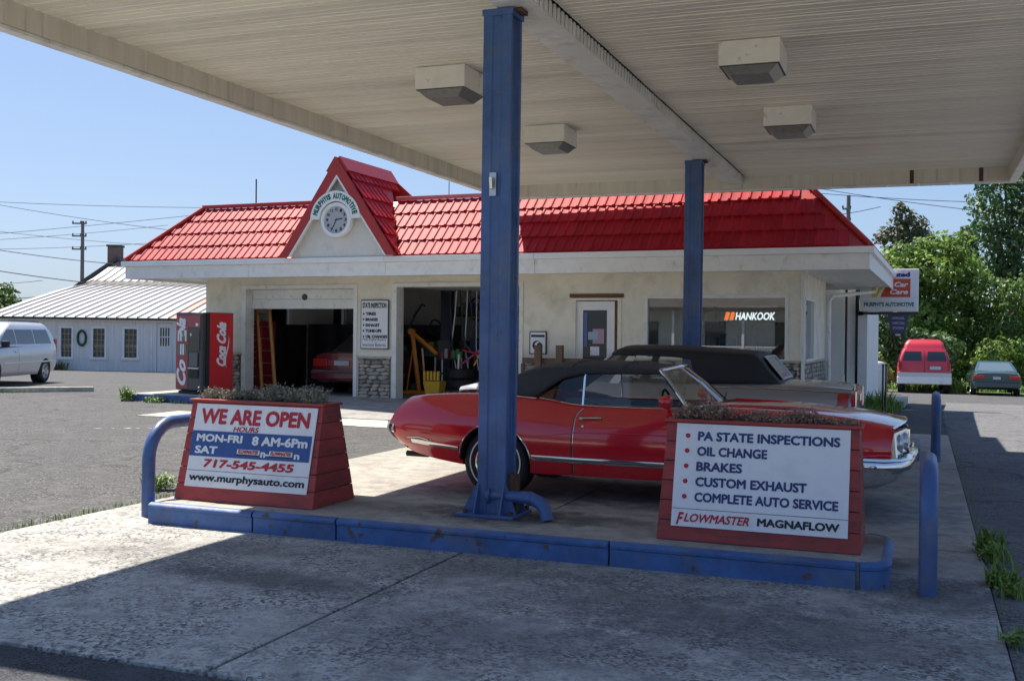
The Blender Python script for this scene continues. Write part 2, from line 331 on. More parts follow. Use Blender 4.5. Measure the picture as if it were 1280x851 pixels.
def RY(a): return Matrix.Rotation(a, 4, 'Y')
def RZ(a): return Matrix.Rotation(a, 4, 'Z')
def text(body, x0, x1, z0, z1, mat, parent, M4=None, bold=0.0, shear=0.0, name='lettering', depth=.0015, flipx=False):
    """text fitted to a box in local x/z, facing -y, then moved by M4"""
    cu = bpy.data.curves.new('t', 'FONT'); cu.body = body; cu.size = 1; cu.shear = shear; cu.extrude = 0.0; cu.resolution_u = 3
    ob = bpy.data.objects.new('t', cu); COL.objects.link(ob); bpy.context.view_layer.update()
    me = bpy.data.meshes.new_from_object(ob.evaluated_get(bpy.context.evaluated_depsgraph_get()))
    bpy.data.objects.remove(ob); bpy.data.curves.remove(cu)
    if bold:                     # heavier strokes: a few shifted copies, each a hair proud of the last
        bm = bmesh.new(); bm.from_mesh(me); base = bm.verts[:] + bm.edges[:] + bm.faces[:]; e = bold*2.3
        for i, (dx, dy) in enumerate(((e,0),(-e,0),(0,e),(0,-e),(e*.7,e*.7),(-e*.7,-e*.7),(e*.7,-e*.7),(-e*.7,e*.7))):
            g_ = bmesh.ops.duplicate(bm, geom=base)['geom']; bmesh.ops.translate(bm, verts=[x for x in g_ if isinstance(x, bmesh.types.BMVert)], vec=(dx, dy, .0002*(i+1)))
        bm.to_mesh(me); bm.free()
    vs = np.array([v.co[:] for v in me.vertices]); a = vs.min(0); b = vs.max(0)
    for v, c in zip(me.vertices, vs):
        x = x0+(c[0]-a[0])/(b[0]-a[0])*(x1-x0); z = z0+(c[1]-a[1])/(b[1]-a[1])*(z1-z0)
        v.co = (x, -depth-c[2], z)
    if M4 is not None: me.transform(M4)
    me.materials.clear(); me.materials.append(mat); me.name = name
    return link(name, me, parent)
def applied(ob):
    """mesh of an object with its modifiers applied"""
    bpy.context.view_layer.update()
    return bpy.data.meshes.new_from_object(ob.evaluated_get(bpy.context.evaluated_depsgraph_get()))
def pch(xs, ys, x):
    """monotone cubic interpolation"""
    xs = list(xs); n = len(xs)
    if x <= xs[0]: return ys[0]
    if x >= xs[-1]: return ys[-1]
    i = max(k for k in range(n-1) if xs[k] <= x); h = xs[i+1]-xs[i]
    d = [(ys[k+1]-ys[k])/(xs[k+1]-xs[k]) for k in range(n-1)]
    def sl_(k):
        if k == 0: return d[0]
        if k == n-1: return d[-1]
        return 0 if d[k-1]*d[k] <= 0 else 2*d[k-1]*d[k]/(d[k-1]+d[k])
    t = (x-xs[i])/h; a, b = sl_(i), sl_(i+1)
    return (2*t**3-3*t*t+1)*ys[i]+(t**3-2*t*t+t)*h*a+(-2*t**3+3*t*t)*ys[i+1]+(t**3-t*t)*h*b
# ================================================================ GROUND
def gz(y): return -0.02 if y < 24 else -0.02-0.026*(y-24)
g = MB(); ys = [-400,-60,-10,4,12,20,24,30,36,45,60,90,200,900]; xs = [-900,-200,-60,-30,-15,-6.5,.5,6,15,40,200,900]
g.grid([[(x, y, gz(min(y, 60))) for x in xs] for y in ys]); gr = struct('ground', g, M['asphalt'])
s = MB(); s.grid([[(.45,-30,-.014),(30,-30,-.014)],[(.45,24,-.014),(30,24,-.014)],[(.7,34,gz(34)+.006),(30,34,gz(34)+.006)]]); struct('side_road', s, ground_mat('side road asphalt', (.17,.17,.175), (.06,.06,.065), (.32,.32,.32), 70, stain=(.08,.08,.085), stain_amt=.4, crack=.5))
s = MB(); s.grid([[(-60,2.4,-.012),(12,2.4,-.012)],[(-60,4.13,-.012),(12,4.13,-.012)]]); struct('driveway', s, M['asphalt_dark'])
s = MB(); s.grid([[(-60,-9.5,-.010),(30,-9.5,-.010)],[(-60,2.38,-.010),(30,2.38,-.010)]]); struct('bounce_pavement', s, M['pale_concrete'])  # unseen pale ground behind the camera, added to bounce light forward
# grass verge behind the vans
def tufts(name, spots, mat, label=None, parent=None):
    """spots: (x,y,z,radius,height,count)"""
    mb = MB()
    for x, y, z, r, h, n in spots:
        for i in range(n):
            a = random.random()*TAU; q = r*math.sqrt(random.random()); bx_, by_ = x+q*math.cos(a), y+q*math.sin(a)
            d = random.random()*TAU; ln = h*random.uniform(.5, 1.1); wv = ln*random.uniform(.03, .07); le = ln*random.uniform(.2, .7)
            dx, dy = math.cos(d), math.sin(d); px, py = -dy*wv, dx*wv
            mb.v += [(bx_-px, by_-py, z), (bx_+px, by_+py, z), (bx_+px*.8+dx*le*.4, by_+py*.8+dy*le*.4, z+ln*.6), (bx_-px*.8+dx*le*.4, by_-py*.8+dy*le*.4, z+ln*.6), (bx_+dx*le, by_+dy*le, z+ln)]
            k = len(mb.v)-5; mb.f += [(k,k+1,k+2,k+3), (k+3,k+2,k+4)]
    o = mb.build(name, mat, parent, fix=False); o['kind'] = 'stuff'
    if label: o['label'] = label; o['category'] = 'plants'
    return o
# ---- concrete pads (each slab a piece)
pad = struct('concrete_pad', MB().box(-6.62,.40,4.2,19.2,-.3,-.03), M['joint'])
def slab(x0, x1, y0, y1, mat, z=0.0):
    return box('concrete_slab', mat, pad, x0+.011, x1-.011, y0+.008, y1-.008, -.12, z, bevel=.006)
xj = [-6.66, -3.1, .45]
for i in range(2):
    slab(xj[i], xj[i+1], 4.16, 7.75, M['pad_rough'], 0.0)
    slab(xj[i], xj[i+1], 7.75, 8.75, M['pad'], -.001+.001*i)
    for a, b in ((8.75,12.25),(12.25,15.75),(15.75,19.25)): slab(xj[i], xj[i+1], a, b, M['pad'], -.002+.002*i)
# ---- apron before the bays
ap = MB(); ap.hexa([(-13.2,17.25,-.1),(-1.2,17.6,-.1),(-1.2,20.75,-.1),(-13.6,21.0,-.1)], [(-13.2,17.25,-.006),(-1.2,17.6,-.004),(-1.2,20.75,.135),(-13.6,21.0,.135)])
apo = struct('apron', ap, M['apron'])
for k, (a, b) in enumerate(((-13.45,-11.2),(-11.2,-8.9),(-8.9,-6.7))):
    m_ = MB().hexa([(a+.01,15.95,-.1),(b-.01,16.0,-.1),(b-.01,17.2,-.1),(a+.01,17.15,-.1)], [(a+.01,15.95,-.008),(b-.01,16.0,-.008),(b-.01,17.2,-.002),(a+.01,17.15,-.002)])
    m_.build('concrete_slab', M['pale_concrete'], apo)
# walkway end with blue kerb beneath the drinks machine
wk = struct('walkway', MB().box(-16.3,-13.9,19.22,21.0,-.1,.15), M['pale_concrete'], bevel=.02)
box('kerb_face', M['blue_curb'], wk, -16.31,-13.9,19.19,19.225,-.05,.135, bevel=.005); box('kerb_face', M['blue_curb'], wk, -16.34,-16.3,19.2,20.9,-.05,.135, bevel=.005)
# parking kerb at left
pk = MB(); pk.box(-2.4,2.4,-.09,.09,-.03,.10); o = pk.build('parking_kerb', M['pale_concrete'], bevel=.02); o.location = (-21.1,19.75,0); o.rotation_euler = (0,0,R(46)); tag(o, 'long pale concrete kerb on the asphalt in front of the silver minivan', 'kerb')

# ================================================================ PUMP ISLANDS
def island(x0, x1, y0, y1, label, group):
    t = thing('pump_island', label, 'kerb island', loc=((x0+x1)/2, y0, 0), group=group)
    W = (x1-x0)/2; D = y1-y0; r = .17
    def outl(e, rr):
        pts = [(-W-e+.02, -e), ]
        for cx, cy, a0 in ((W-rr, rr, -90), (W-rr, D-rr, 0)):
            for k in range(7):
                a = R(a0+15*k); pts.append((cx+(rr+e)*math.cos(a), cy+(rr+e)*math.sin(a)))
        pts += [(-W-e+.02, D+e)]
        return pts
    P0 = outl(-.045, r); mb = MB(); mb.prism([(x, y, .0) for x, y in P0], (0,0,.168)); mb.build('slab_top', M['pad'], t)
    # steel kerb face in lengths, each with a rolled top edge
    path = outl(0, r)[:16]; path = path + [path[0]]
    prof = [(0,.0),(0,.12),(.012,.128),(.014,.148),(.004,.162),(-.03,.172),(-.05,.170),(-.05,.0)]     # (outward, z)
    segs = []; n = len(path)
    # front face in four lengths, then right end, back, left end
    fx = [-W, -W+1.0, -W+1.75, -W+3.9, W-r-.02]
    if W < 2.6: fx = [-W, -W+1.6, -W+3.2, W-r-.02]
    for a, b in zip(fx[:-1], fx[1:]): segs.append([(a+.008 if a > -W else a, 0), (b-.008, 0)])
    endp = [(W-r+(r)*math.cos(R(-90+15*k)), r+r*math.sin(R(-90+15*k))) for k in range(7)] + [(W-r+r*math.cos(R(15*k)), D-r+r*math.sin(R(15*k))) for k in range(7)]
    segs.append(endp)
    box('kerb_face', M['blue_curb'], t, -W-.012, -W+.03, .001, D, .0, .160, .006)
    for sg in segs:
        rows = []
        for i, p in enumerate(sg):
            a = Vector(sg[max(i-1, 0)]); b = Vector(sg[min(i+1, len(sg)-1)]); d = (b-a).normalized(); nrm = Vector((d.y, -d.x))
            rows.append([(p[0]+nrm.x*o_, p[1]+nrm.y*o_, z_) for o_, z_ in prof])
        MB().grid(rows, closed=True, cap=True).build('kerb_face', M['blue_curb'], t, smooth=40)
    return t
island(-5.89,-.17,7.15,8.3, 'long blue edged concrete island carrying both maroon planters and the front column', 'pump islands')
island(-5.6,.0,14.95,16.4, 'blue edged island at the rear column, mostly behind the two convertibles', 'pump islands')
tufts('ground_weeds', [(.5,8.82,-.01,.10,.22,60),(.55,8.5,-.01,.09,.16,40),(.5,7.68,-.01,.10,.17,50),(.56,7.4,-.01,.10,.12,36),(-7.1,8.7,-.02,.12,.2,40),(.47,6.28,-.01,.07,.1,20)]
      + [(-6.70+random.uniform(-.04,.04), y, -.02, .07, .06, 16) for y in np.arange(6.3,9.2,.1)] + [(.5+random.uniform(-.03,.03), y, -.02, .035, .04, 5) for y in np.arange(4.4,19,.12)]
      + [(-16.4,19.1,-.02,.12,.35,40),(-15.6,19.05,-.02,.25,.16,80),(-14.9,19.05,-.02,.2,.1,40),(-20.5,20.0,-.02,.4,.12,60),(-13.2,15.9,-.02,.4,.04,40),(-21.8,18.6,-.02,.2,.2,40)]
      + [(-.9,22.6,-.02,.3,.30,120),(-.8,24.2,-.02,.3,.5,120),(-.6,26.0,-.06,.25,.3,80)], M['weed'], 'low green weeds in cracks and along the concrete edges')

# ================================================================ CANOPY
CX0, CX1, CY0, CY1, ZS = -7.05, 1.32, 5.2, 18.1, 4.25
can = thing('canopy', 'wide beige ribbed metal canopy on two blue steel columns', 'canopy', loc=(-2.95, 11.65, 0))
ox, oy = -2.95, 11.65
def cbox(name, mat, x0, x1, y0, y1, z0, z1, bevel=0, parent=None): return box(name, mat, parent or can, x0-ox, x1-ox, y0-oy, y1-oy, z0, z1, bevel)
# soffit panels: one mesh per bay, each panel an object
def soffit_mesh(x0, x1):
    prof = []
    prof = [(0,.03),(.008,0),(.034,0),(.108,0),(.114,.009),(.126,.009),(.132,0),(.205,0),(.211,.009),(.223,.009),(.229,0),(.276,0),(.284,.03)]
    mb = MB(); mb.grid([[(x0, y, z) for y, z in prof], [(x1, y, z) for y, z in prof]]); 
    return mb.mesh('soffit_panel', fix=False)
for a, b in ((CX0+.08-ox, -3.13-ox), (-2.77-ox, CX1-.08-ox)):
    me = soffit_mesh(a, b); me.materials.append(M['soffit'])
    for k in range(43):
        o = link('soffit_panel', me, can); o.location = (0, CY0-oy+k*.3, ZS-.012+random.uniform(-.003,.003)); o.rotation_euler = (random.uniform(-.01,.01),0,0)
# fascia: hangs below the soffit, panels jointed
def fas(x0, x1, y0, y1, n, axis):
    for k in range(n):
        if axis == 'y':
            a = y0+(y1-y0)*k/n; b = y0+(y1-y0)*(k+1)/n; cbox('fascia_panel', M['fascia_c'], x0, x1, a+.003, b-.003, 4.03+random.uniform(-.004,.004), 4.92)
            cbox('fascia_lip', M['beam'], x0-.02, x1+.005, a+.003, b-.003, 4.0, 4.027)
        else:
            a = x0+(x1-x0)*k/n; b = x0+(x1-x0)*(k+1)/n; cbox('fascia_panel', M['fascia_c'], a+.003, b-.003, y0, y1, 4.03+random.uniform(-.004,.004), 4.92)
            cbox('fascia_lip', M['beam'], a+.003, b-.003, y0-.005, y1+.02, 4.0, 4.027)
fas(CX0, CX0+.09, CY0+.1, CY1-.1, 14, 'y'); fas(CX1-.09, CX1, CY0+.1, CY1-.1, 14, 'y')
fas(CX0, CX1, CY1-.09, CY1, 18, 'x'); fas(CX0, CX1, CY0, CY0+.09, 9, 'x')
cbox('fascia_liner', M['fascia_c'], CX0+.091, CX1-.091, CY1-.099, CY1-.093, 4.035, 4.9); cbox('fascia_liner', M['fascia_c'], CX0+.092, CX0+.098, CY0+.1, CY1-.1, 4.035, 4.9); cbox('fascia_liner', M['fascia_c'], CX1-.098, CX1-.092, CY0+.1, CY1-.1, 4.035, 4.9)
for px in (-.18, .82): cbox('fascia_stain_strip', M['rust'], px-.03, px+.03, CY1-.104, CY1-.1, 4.03, 4.24)
cbox('soffit_gap_black', M['black'], CX0+.1, CX1-.1, CY0+.1, CY1-.1, 4.30, 4.33)  # unseen black sheet added so the gaps between panels read dark
cbox('roof_deck', M['white'], CX0+.05, CX1-.05, CY0+.05, CY1-.05, 4.80, 4.86)
cbox('shade_deck', M['white'], -8.12, -1.40, CY1+.02, 20.68, 4.74, 4.82)  # unseen deck added to cast shade on the red tile roof
for x in (-7.0,-4.6,-2.2): cbox('shade_deck_joist', M['white'], x, x+.1, CY1-.4, 20.6, 4.60, 4.735)  # joists under the added, unseen shade deck
# central beam, clad in lengths
bl_ = [CY0+.1, 7.6, 10.0, 12.6, 15.2, CY1-.12]
for a, b in zip(bl_[:-1], bl_[1:]): cbox('beam_cladding', M['beam'], -3.12, -2.80, a+.004, b-.004, 4.12, 4.235, bevel=.004)
nb = MB()
for k in range(120):
    y = CY0+.2+k*.1055
    if y < CY1-.2: nb.box(-2.795-ox, -2.785-ox, y-oy, y+.05-oy, 4.125, 4.235)
nb.build('beam_ribs', M['beam'], can)['kind'] = 'stuff'
# columns
def column(cx, cy, z0):
    W = .118
    c = MB()
    # rounded box section with a shallow recess on each face (wide flange look)
    sec = [(-W,-W),(-W*.35,-W),(-W*.30,-W+.012),(W*.30,-W+.012),(W*.35,-W),(W,-W),(W,-W*.72),(W-.035,-W*.66),(W-.035,W*.66),(W,W*.72),(W,W),(-W,W),(-W,W*.72),(-W+.035,W*.66),(-W+.035,-W*.66),(-W,-W*.72)]
    c.grid([[(cx-ox+x, cy-oy+y, z) for x, y in sec] for z in (z0, 1.2, 2.4, 4.115)], closed=True, cap=True)
    col = c.build('column', M['blue'], can, bevel=.006)
    box('base_plate', M['blue'], col, cx-ox-.26, cx-ox+.22, cy-oy-.22, cy-oy+.22, z0, z0+.025, .004)
    for sx, sy in ((-1,-1),(1,-1),(-1,1),(1,1)):
        x = cx-ox+sx*(W-.012)
        MB().prism([(x-.006, cy-oy+sy*W, z0+.025), (x-.006, cy-oy+sy*(W+.10), z0+.025), (x-.006, cy-oy+sy*W, z0+.26)], (.012,0,0)).build('gusset', M['blue'], col)
        y = cy-oy+sy*(W-.012)
        MB().prism([(cx-ox+sx*W, y-.006, z0+.025), (cx-ox+sx*(W+.13 if sx < 0 else W+.09), y-.006, z0+.025), (cx-ox+sx*W, y-.006, z0+.26)], (0,.012,0)).build('gusset', M['blue'], col)
    box('cap_plate', M['blue'], col, cx-ox-.125, cx-ox+.13, cy-oy-.13, cy-oy+.13, 4.06, 4.11, .004)
    box('bracket', M['rust'], col, cx-ox+.125, cx-ox+.18, cy-oy-.08, cy-oy+.08, 4.09, 4.23, .006)
    for sx in (-1, 1):
        for sy in (-1, 1): MB().lathe([(.02,0),(.02,.03)], 6, c=(cx-ox+sx*.19, cy-oy+sy*.18, z0+.026)).build('bolt', M['rust'], col)
    return col
c1 = column(-3.11, 7.86, .17)
MB().tube([(-3.11-ox-.02, 7.86-oy-.118, 2.72), (-3.11-ox-.02, 7.86-oy-.15, 2.72), (-3.11-ox-.02, 7.86-oy-.165, 2.80)], .016, 8).box(-3.11-ox-.045,-3.11-ox+.01, 7.86-oy-.13, 7.86-oy-.118, 2.66, 2.84).build('hook_bracket', M['alu'], c1, smooth=40)
MB().box(-3.11-ox+.119,-3.11-ox+.19, 7.86-oy-.06, 7.86-oy+.02, .2, .5).build('rusty_bracket', M['rust'], c1, bevel=.006)
c2 = column(-3.10, 15.45, .17)
# ceiling fixtures
def fixture(x, y, label):
    t = thing('canopy_light', label, 'ceiling light', loc=(x, y, 4.235), group='canopy lights')
    MB().box(-.27,.27,-.27,.27,-.22,0).build('housing', M['fixture'], t, bevel=.008)
    MB().hexa([(-.17,-.2,-.30),(.17,-.2,-.30),(.17,.2,-.30),(-.17,.2,-.30)], [(-.255,-.255,-.221),(.255,-.255,-.221),(.255,.255,-.221),(-.255,.255,-.221)]).build('lens', M['lens'], t, bevel=.004)
    box('gasket', M['darkgrey'], t, -.262,.262,-.262,.262,-.228,-.2205)
fixture(-4.50, 9.95, 'square canopy light left of the front column, close to the sky edge')
fixture(-1.47, 9.92, 'largest square canopy light, right of the central beam')
fixture(-1.47, 12.85, 'square canopy light behind and below the largest one')
fixture(-4.50, 13.1, 'square canopy light just right of the front column, farthest back')
# pipe elbow at column foot
p = MB(); pth = [(-.36,0,.16),(-.10,0,.16),(.0,0,.155),(.07,-.01,.13),(.12,-.02,.08),(.14,-.03,.0)]
p.tube(pth, [.047,.047,.05,.05,.05,.05], 14); p.tube([(-.36,0,.16),(-.33,0,.16)], .070, 14); p.tube([(-.02,0,.155),(.0,0,.155)], .056, 14)
o = p.build('pipe_elbow', M['blue'], smooth=50); o.location = (-2.79,7.78,.17); tag(o, 'short blue pipe bending down to the island beside the front column', 'pipe')
# ---- pipe guards
def hoop(x, y0, y1, h, label, z0=0.0):
    t = thing('pipe_guard', label, 'guard rail', loc=(x, y0, z0), group='blue pipe hoop guards')
    D = y1-y0; rr = .3; pts = [(0,0,0),(0,0,h-rr)]
    pts += [(0, rr-rr*math.cos(R(a)), h-rr+rr*math.sin(R(a))) for a in range(15, 91, 15)]
    pts += [(0, D-rr+rr*math.sin(R(a)), h-rr+rr*math.cos(R(a))) for a in range(0, 91, 15)] + [(0,D,0)]
    MB().tube(pts, .056, 18).build('pipe', M['blue'], t, smooth=50); return t
hoop(.06,7.2,8.3,.76,'blue pipe guard nearest the camera, right of the planter listing inspections')
hoop(-6.12,7.42,8.5,.78,'bent blue pipe guard at the left end, beside the WE ARE OPEN planter')
hoop(.20,15.0,16.2,.82,'distant blue pipe guard beyond the red convertible hood, by the side road')
o = hoop(-1.2,0,1.0,.80,'low blue pipe rail seen over the grey car boot, before the stone base'); o.location = (-2.4,18.3,.0); o.rotation_euler = (0,0,R(-85)); o['group'] = 'blue pipe hoop guards'

# ================================================================ PLANTERS
def planter(x0, x1, label, sign_fn, kind):
    """battered box planter: boards are pieces; front leans back"""
    W = x1-x0; t = thing('planter_box', label, 'planter', loc=(x0, 7.40, .17), group='maroon board planters')
    H, D, DT, ins = .81, .68, .26, .2
    y0f = lambda z: ins*z/H; y0b = lambda z: D-(D-DT-ins)*z/H; xi = lambda z: .03*z/H
    # inner box a little smaller
    e = .012
    MB().hexa([(e,e,0),(W-e,e,0),(W-e,D-e,0),(e,D-e,0)], [(xi(H)+e,y0f(H)+e,H-.03),(W-xi(H)-e,y0f(H)+e,H-.03),(W-xi(H)-e,y0b(H)-e,H-.03),(xi(H)+e,y0b(H)-e,H-.03)]).build('inner_box', M['black'], t)
    n = 6; g_ = .005; th = .018
    for k in range(n):
        za, zb = H*k/n+g_*.5, H*(k+1)/n-g_*.5; j = random.uniform(-.002,.002); o_ = random.uniform(-.0012,.0012)
        MB().hexa([(xi(za),y0f(za)-j,za),(W-xi(za),y0f(za)-j,za),(W-xi(za),y0f(za)+th,za),(xi(za),y0f(za)+th,za)], [(xi(zb),y0f(zb)-j,zb),(W-xi(zb),y0f(zb)-j,zb),(W-xi(zb),y0f(zb)+th,zb),(xi(zb),y0f(zb)+th,zb)]).build('board', M['maroon'], t, bevel=.003)
        MB().hexa([(xi(za),y0b(za)-th,za),(W-xi(za),y0b(za)-th,za),(W-xi(za),y0b(za),za),(xi(za),y0b(za),za)], [(xi(zb),y0b(zb)-th,zb),(W-xi(zb),y0b(zb)-th,zb),(W-xi(zb),y0b(zb),zb),(xi(zb),y0b(zb),zb)]).build('board', M['maroon'], t, bevel=.003)
        for sd in (0, 1):
            X = lambda z, q: (xi(z)+q-o_) if sd == 0 else (W-xi(z)-q+o_)
            a = [(X(za,0),y0f(za)+th+.001,za),(X(za,th),y0f(za)+th+.001,za),(X(za,th),y0b(za)-th-.001,za),(X(za,0),y0b(za)-th-.001,za)]
            b = [(X(zb,0),y0f(zb)+th+.001,zb),(X(zb,th),y0f(zb)+th+.001,zb),(X(zb,th),y0b(zb)-th-.001,zb),(X(zb,0),y0b(zb)-th-.001,zb)]
            MB().hexa(a, b).build('board', M['maroon'], t, bevel=.003)
    # top rim
    zt = H; r = MB(); r.box(xi(H)-.02,W-xi(H)+.02,ins-.025,ins+.03,zt,zt+.022).box(xi(H)-.02,W-xi(H)+.02,ins+DT-.03,ins+DT+.02,zt,zt+.022).box(xi(H)-.02,xi(H)+.03,ins+.0305,ins+DT-.0305,zt,zt+.022).box(W-xi(H)-.03,W-xi(H)+.02,ins+.0305,ins+DT-.0305,zt,zt+.022)
    r.build('rim', M['maroon'], t, bevel=.004)
    box('soil', M['soil'], t, .05, W-.05, ins+.03, ins+DT-.03, H-.06, H-.01)
    th_ = math.atan2(ins, H)      # face frame: x along, z up the face
    F = RX(-th_)
    sign_fn(t, F, W); return t
def sign_board(t, F, x0, x1, z0, z1):
    me = MB().box(x0,x1,-.0115,-.0035,z0,z1).build('sign_board', M['banner'], t, bevel=.001); me.data.transform(F); return me
def sign_left(t, F, W):
    x0, x1, z0, z1 = .09, 1.27, .115, .815; b = sign_board(t, F, x0, x1, z0, z1); w_, h_ = x1-x0, z1-z0
    G = F @ T(0,-.0125,0)
    def tx(s, u0, u1, v0, v1, mat, **k): text(s, x0+u0*w_, x0+u1*w_, z1-v1*h_, z1-v0*h_, mat, b, G, **k)
    bb = MB().box(x0+.0*w_, x1-.015*w_, -.002, 0, z1-.635*h_, z1-.33*h_); o = bb.build('blue_band', M['band_blue'], b); o.data.transform(G)
    tx('WE ARE OPEN', .05,.95,.055,.245, M['ink_red'], bold=.018)
    tx('HOURS', .34,.55,.262,.325, M['ink_red'], bold=.01, shear=.15)
    tx('MON-FRI', .045,.43,.365,.46, M['ink_white'], bold=.02, depth=.0045); tx('8 AM-6Pm', .51,.96,.365,.475, M['ink_white'], bold=.02, depth=.0045)
    tx('SAT', .045,.235,.51,.605, M['ink_white'], bold=.02, depth=.0045)
    for a in (.40, .665):
        s_ = MB().box(x0+a*w_, x0+(a+.185)*w_, -.006, -.0025, z1-.585*h_, z1-.53*h_); o = s_.build('sticker', M['banner'], b); o.data.transform(G)
        o = MB().box(x0+(a-.005)*w_, x0+(a+.17)*w_, -.006, -.0025, z1-.60*h_, z1-.587*h_).build('sticker_edge', M['ink_black'], b); o.data.transform(G)
        tx('FLOWMASTER', a+.01, a+.175, .535,.58, M['ink_red'], bold=.02, shear=.2, depth=.0075)
    tx('n-', .595,.665,.545,.61, M['ink_white'], bold=.02, depth=.0045); tx('n', .865,.91,.55,.61, M['ink_white'], bold=.02, depth=.0045)
    tx('717-545-4455', .135,.875,.665,.765, M['ink_red'], bold=.018, shear=.1)
    o = MB().box(x0, x1, -.001, 0, z1-.808*h_, z1-.803*h_).build('rule', M['darkgrey'], b); o.data.transform(G)
    tx('www.murphysauto.com', .03,.975,.84,.955, M['ink_black'], bold=.015)
def sign_right(t, F, W):
    x0, x1, z0, z1 = .10, 1.285, .10, .825; b = sign_board(t, F, x0, x1, z0, z1); w_, h_ = x1-x0, z1-z0
    G = F @ T(0,-.0125,0)
    def tx(s, u0, u1, v0, v1, mat, **k): text(s, x0+u0*w_, x0+u1*w_, z1-v1*h_, z1-v0*h_, mat, b, G, **k)
    for i, (s_, u1) in enumerate((('PA STATE INSPECTIONS',.945),('OIL CHANGE',.54),('BRAKES',.40),('CUSTOM EXHAUST',.77),('COMPLETE AUTO SERVICE',.945))):
        v = .075+i*.148; tx(s_, .13, u1, v, v+.092, M['ink_blue'], bold=.018)
        o = MB().lathe([(.017,-.001),(.017,.001)], 16, axis='y', c=(x0+.07*w_, -.001, z1-(v+.046)*h_)).build('bullet', M['ink_red'], b); o.data.transform(G)
    o = MB().box(x0, x1, -.001, 0, z1-.833*h_, z1-.828*h_).build('rule', M['darkgrey'], b); o.data.transform(G)
    tx('F', .03,.075,.865,.985, M['ink_red'], bold=.015, shear=.35); tx('LOWMASTER', .075,.455,.872,.955, M['ink_red'], bold=.012, shear=.3)
    tx('MAGNAFLOW', .50,.955,.872,.95, M['ink_black'], bold=.02)
planter(-5.84,-4.50,'maroon board planter with the WE ARE OPEN hours sign', sign_left, 0)
planter(-1.72,-.35,'maroon board planter with the inspections and oil change sign', sign_right, 1)
def dried(name, x0, x1, y0, y1, z, h, mat, n, label, seed):
    rs = random.Random(seed); mb = MB(); nc = 9
    cl = [(x0+(x1-x0)*(k+.5)/nc+rs.uniform(-.05,.05), (y0+y1)/2+rs.uniform(-.05,.05), rs.uniform(.5,1.0)) for k in range(nc)]
    for cx_, cy_, sc in cl:
        for i in range(n//nc):
            a = rs.random()*TAU; q = rs.random()**.7; b = Vector((cx_+q*.05*math.cos(a), cy_+q*.05*math.sin(a), z)); L_ = h*sc*rs.uniform(.5,1.15)
            d = Vector((math.cos(a)*q*.9, math.sin(a)*q*.9, 1)).normalized(); m_ = b+d*L_*.55; e = b+d*L_+Vector((rs.uniform(-.02,.02), rs.uniform(-.02,.02), rs.uniform(-.03,.01)))
            w_ = .0022; s_ = Vector((-math.sin(a), math.cos(a), 0))*w_
            mb.v += [tuple(b-s_), tuple(b+s_), tuple(m_+s_), tuple(m_-s_), tuple(e)]; k = len(mb.v)-5; mb.f += [(k,k+1,k+2,k+3),(k+3,k+2,k+4)]
            for j in range(4):
                t_ = rs.uniform(.35,1.0); c = b.lerp(e, t_); l_ = rs.uniform(.010,.024); u = Vector((rs.uniform(-1,1), rs.uniform(-1,1), rs.uniform(-.3,1))).normalized()*l_; v = Vector((rs.uniform(-1,1), rs.uniform(-1,1), rs.uniform(-1,1))).normalized()*l_*.5
                mb.v += [tuple(c), tuple(c+u*.5+v), tuple(c+u), tuple(c+u*.5-v)]; k = len(mb.v)-4; mb.f.append((k,k+1,k+2,k+3))
    o = mb.build(name, mat, None, fix=False); o['kind'] = 'stuff'; o['label'] = label; o['category'] = 'plants'; return o
dried('dried_plants', -5.75,-4.58,7.64,7.82,.965,.19, M['dry_grey'], 2600, 'grey green dried plants filling the top of the WE ARE OPEN planter', 3)
dried('dried_plants', -1.66,-.42,7.64,7.82,.965,.15, M['dry_brown'], 2600, 'brown dried stems along the top of the inspections planter', 5)
# small bright broadleaf weeds at the right edge of the slab
def leaf_weeds(name, spots, label):
    mb = MB(); rs = random.Random(8)
    for x, y, r, h, n in spots:
        for i in range(n):
            a = rs.random()*TAU; q = r*rs.random()**.6; c = Vector((x+q*math.cos(a), y+q*math.sin(a), rs.uniform(.0,h)*(1-.5*q/r))); d = rs.random()*TAU; l_ = rs.uniform(.025,.055)
            u = Vector((math.cos(d), math.sin(d), rs.uniform(-.1,.9))).normalized()*l_; v = Vector((-math.sin(d), math.cos(d), rs.uniform(-.3,.3)))*l_*.32
            mb.v += [tuple(c), tuple(c+u*.5+v), tuple(c+u), tuple(c+u*.5-v)]; k = len(mb.v)-4; mb.f.append((k,k+1,k+2,k+3))
    o = mb.build(name, M['weed'], None, fix=False); o['kind'] = 'stuff'; o['label'] = label; o['category'] = 'plants'
leaf_weeds('broadleaf_weeds', [(.50,8.80,.11,.18,300),(.48,8.50,.07,.12,130),(.52,7.68,.11,.10,260),(.56,7.42,.08,.07,120),(.48,6.2,.06,.08,90),(-7.05,8.8,.12,.16,220),(-16.3,19.1,.2,.3,260),(-15.5,19.05,.3,.14,260),(-.9,22.4,.3,.3,500),(-.85,24.0,.3,.5,700)], 'clumps of bright broadleaf weeds at the edges of the concrete')
wl_ = MB()
for i in range(26):
    t = i/26+random.uniform(-.01,.01); x, y = -12.29+t*2.0+random.uniform(-.05,.05), 13.62+t*1.55; wl_.box(x, x+random.uniform(.04,.10), y, y+random.uniform(.02,.06), -.0195, -.0165)
struct('worn_paint_line', wl_, M['pale_concrete'], fix=False)
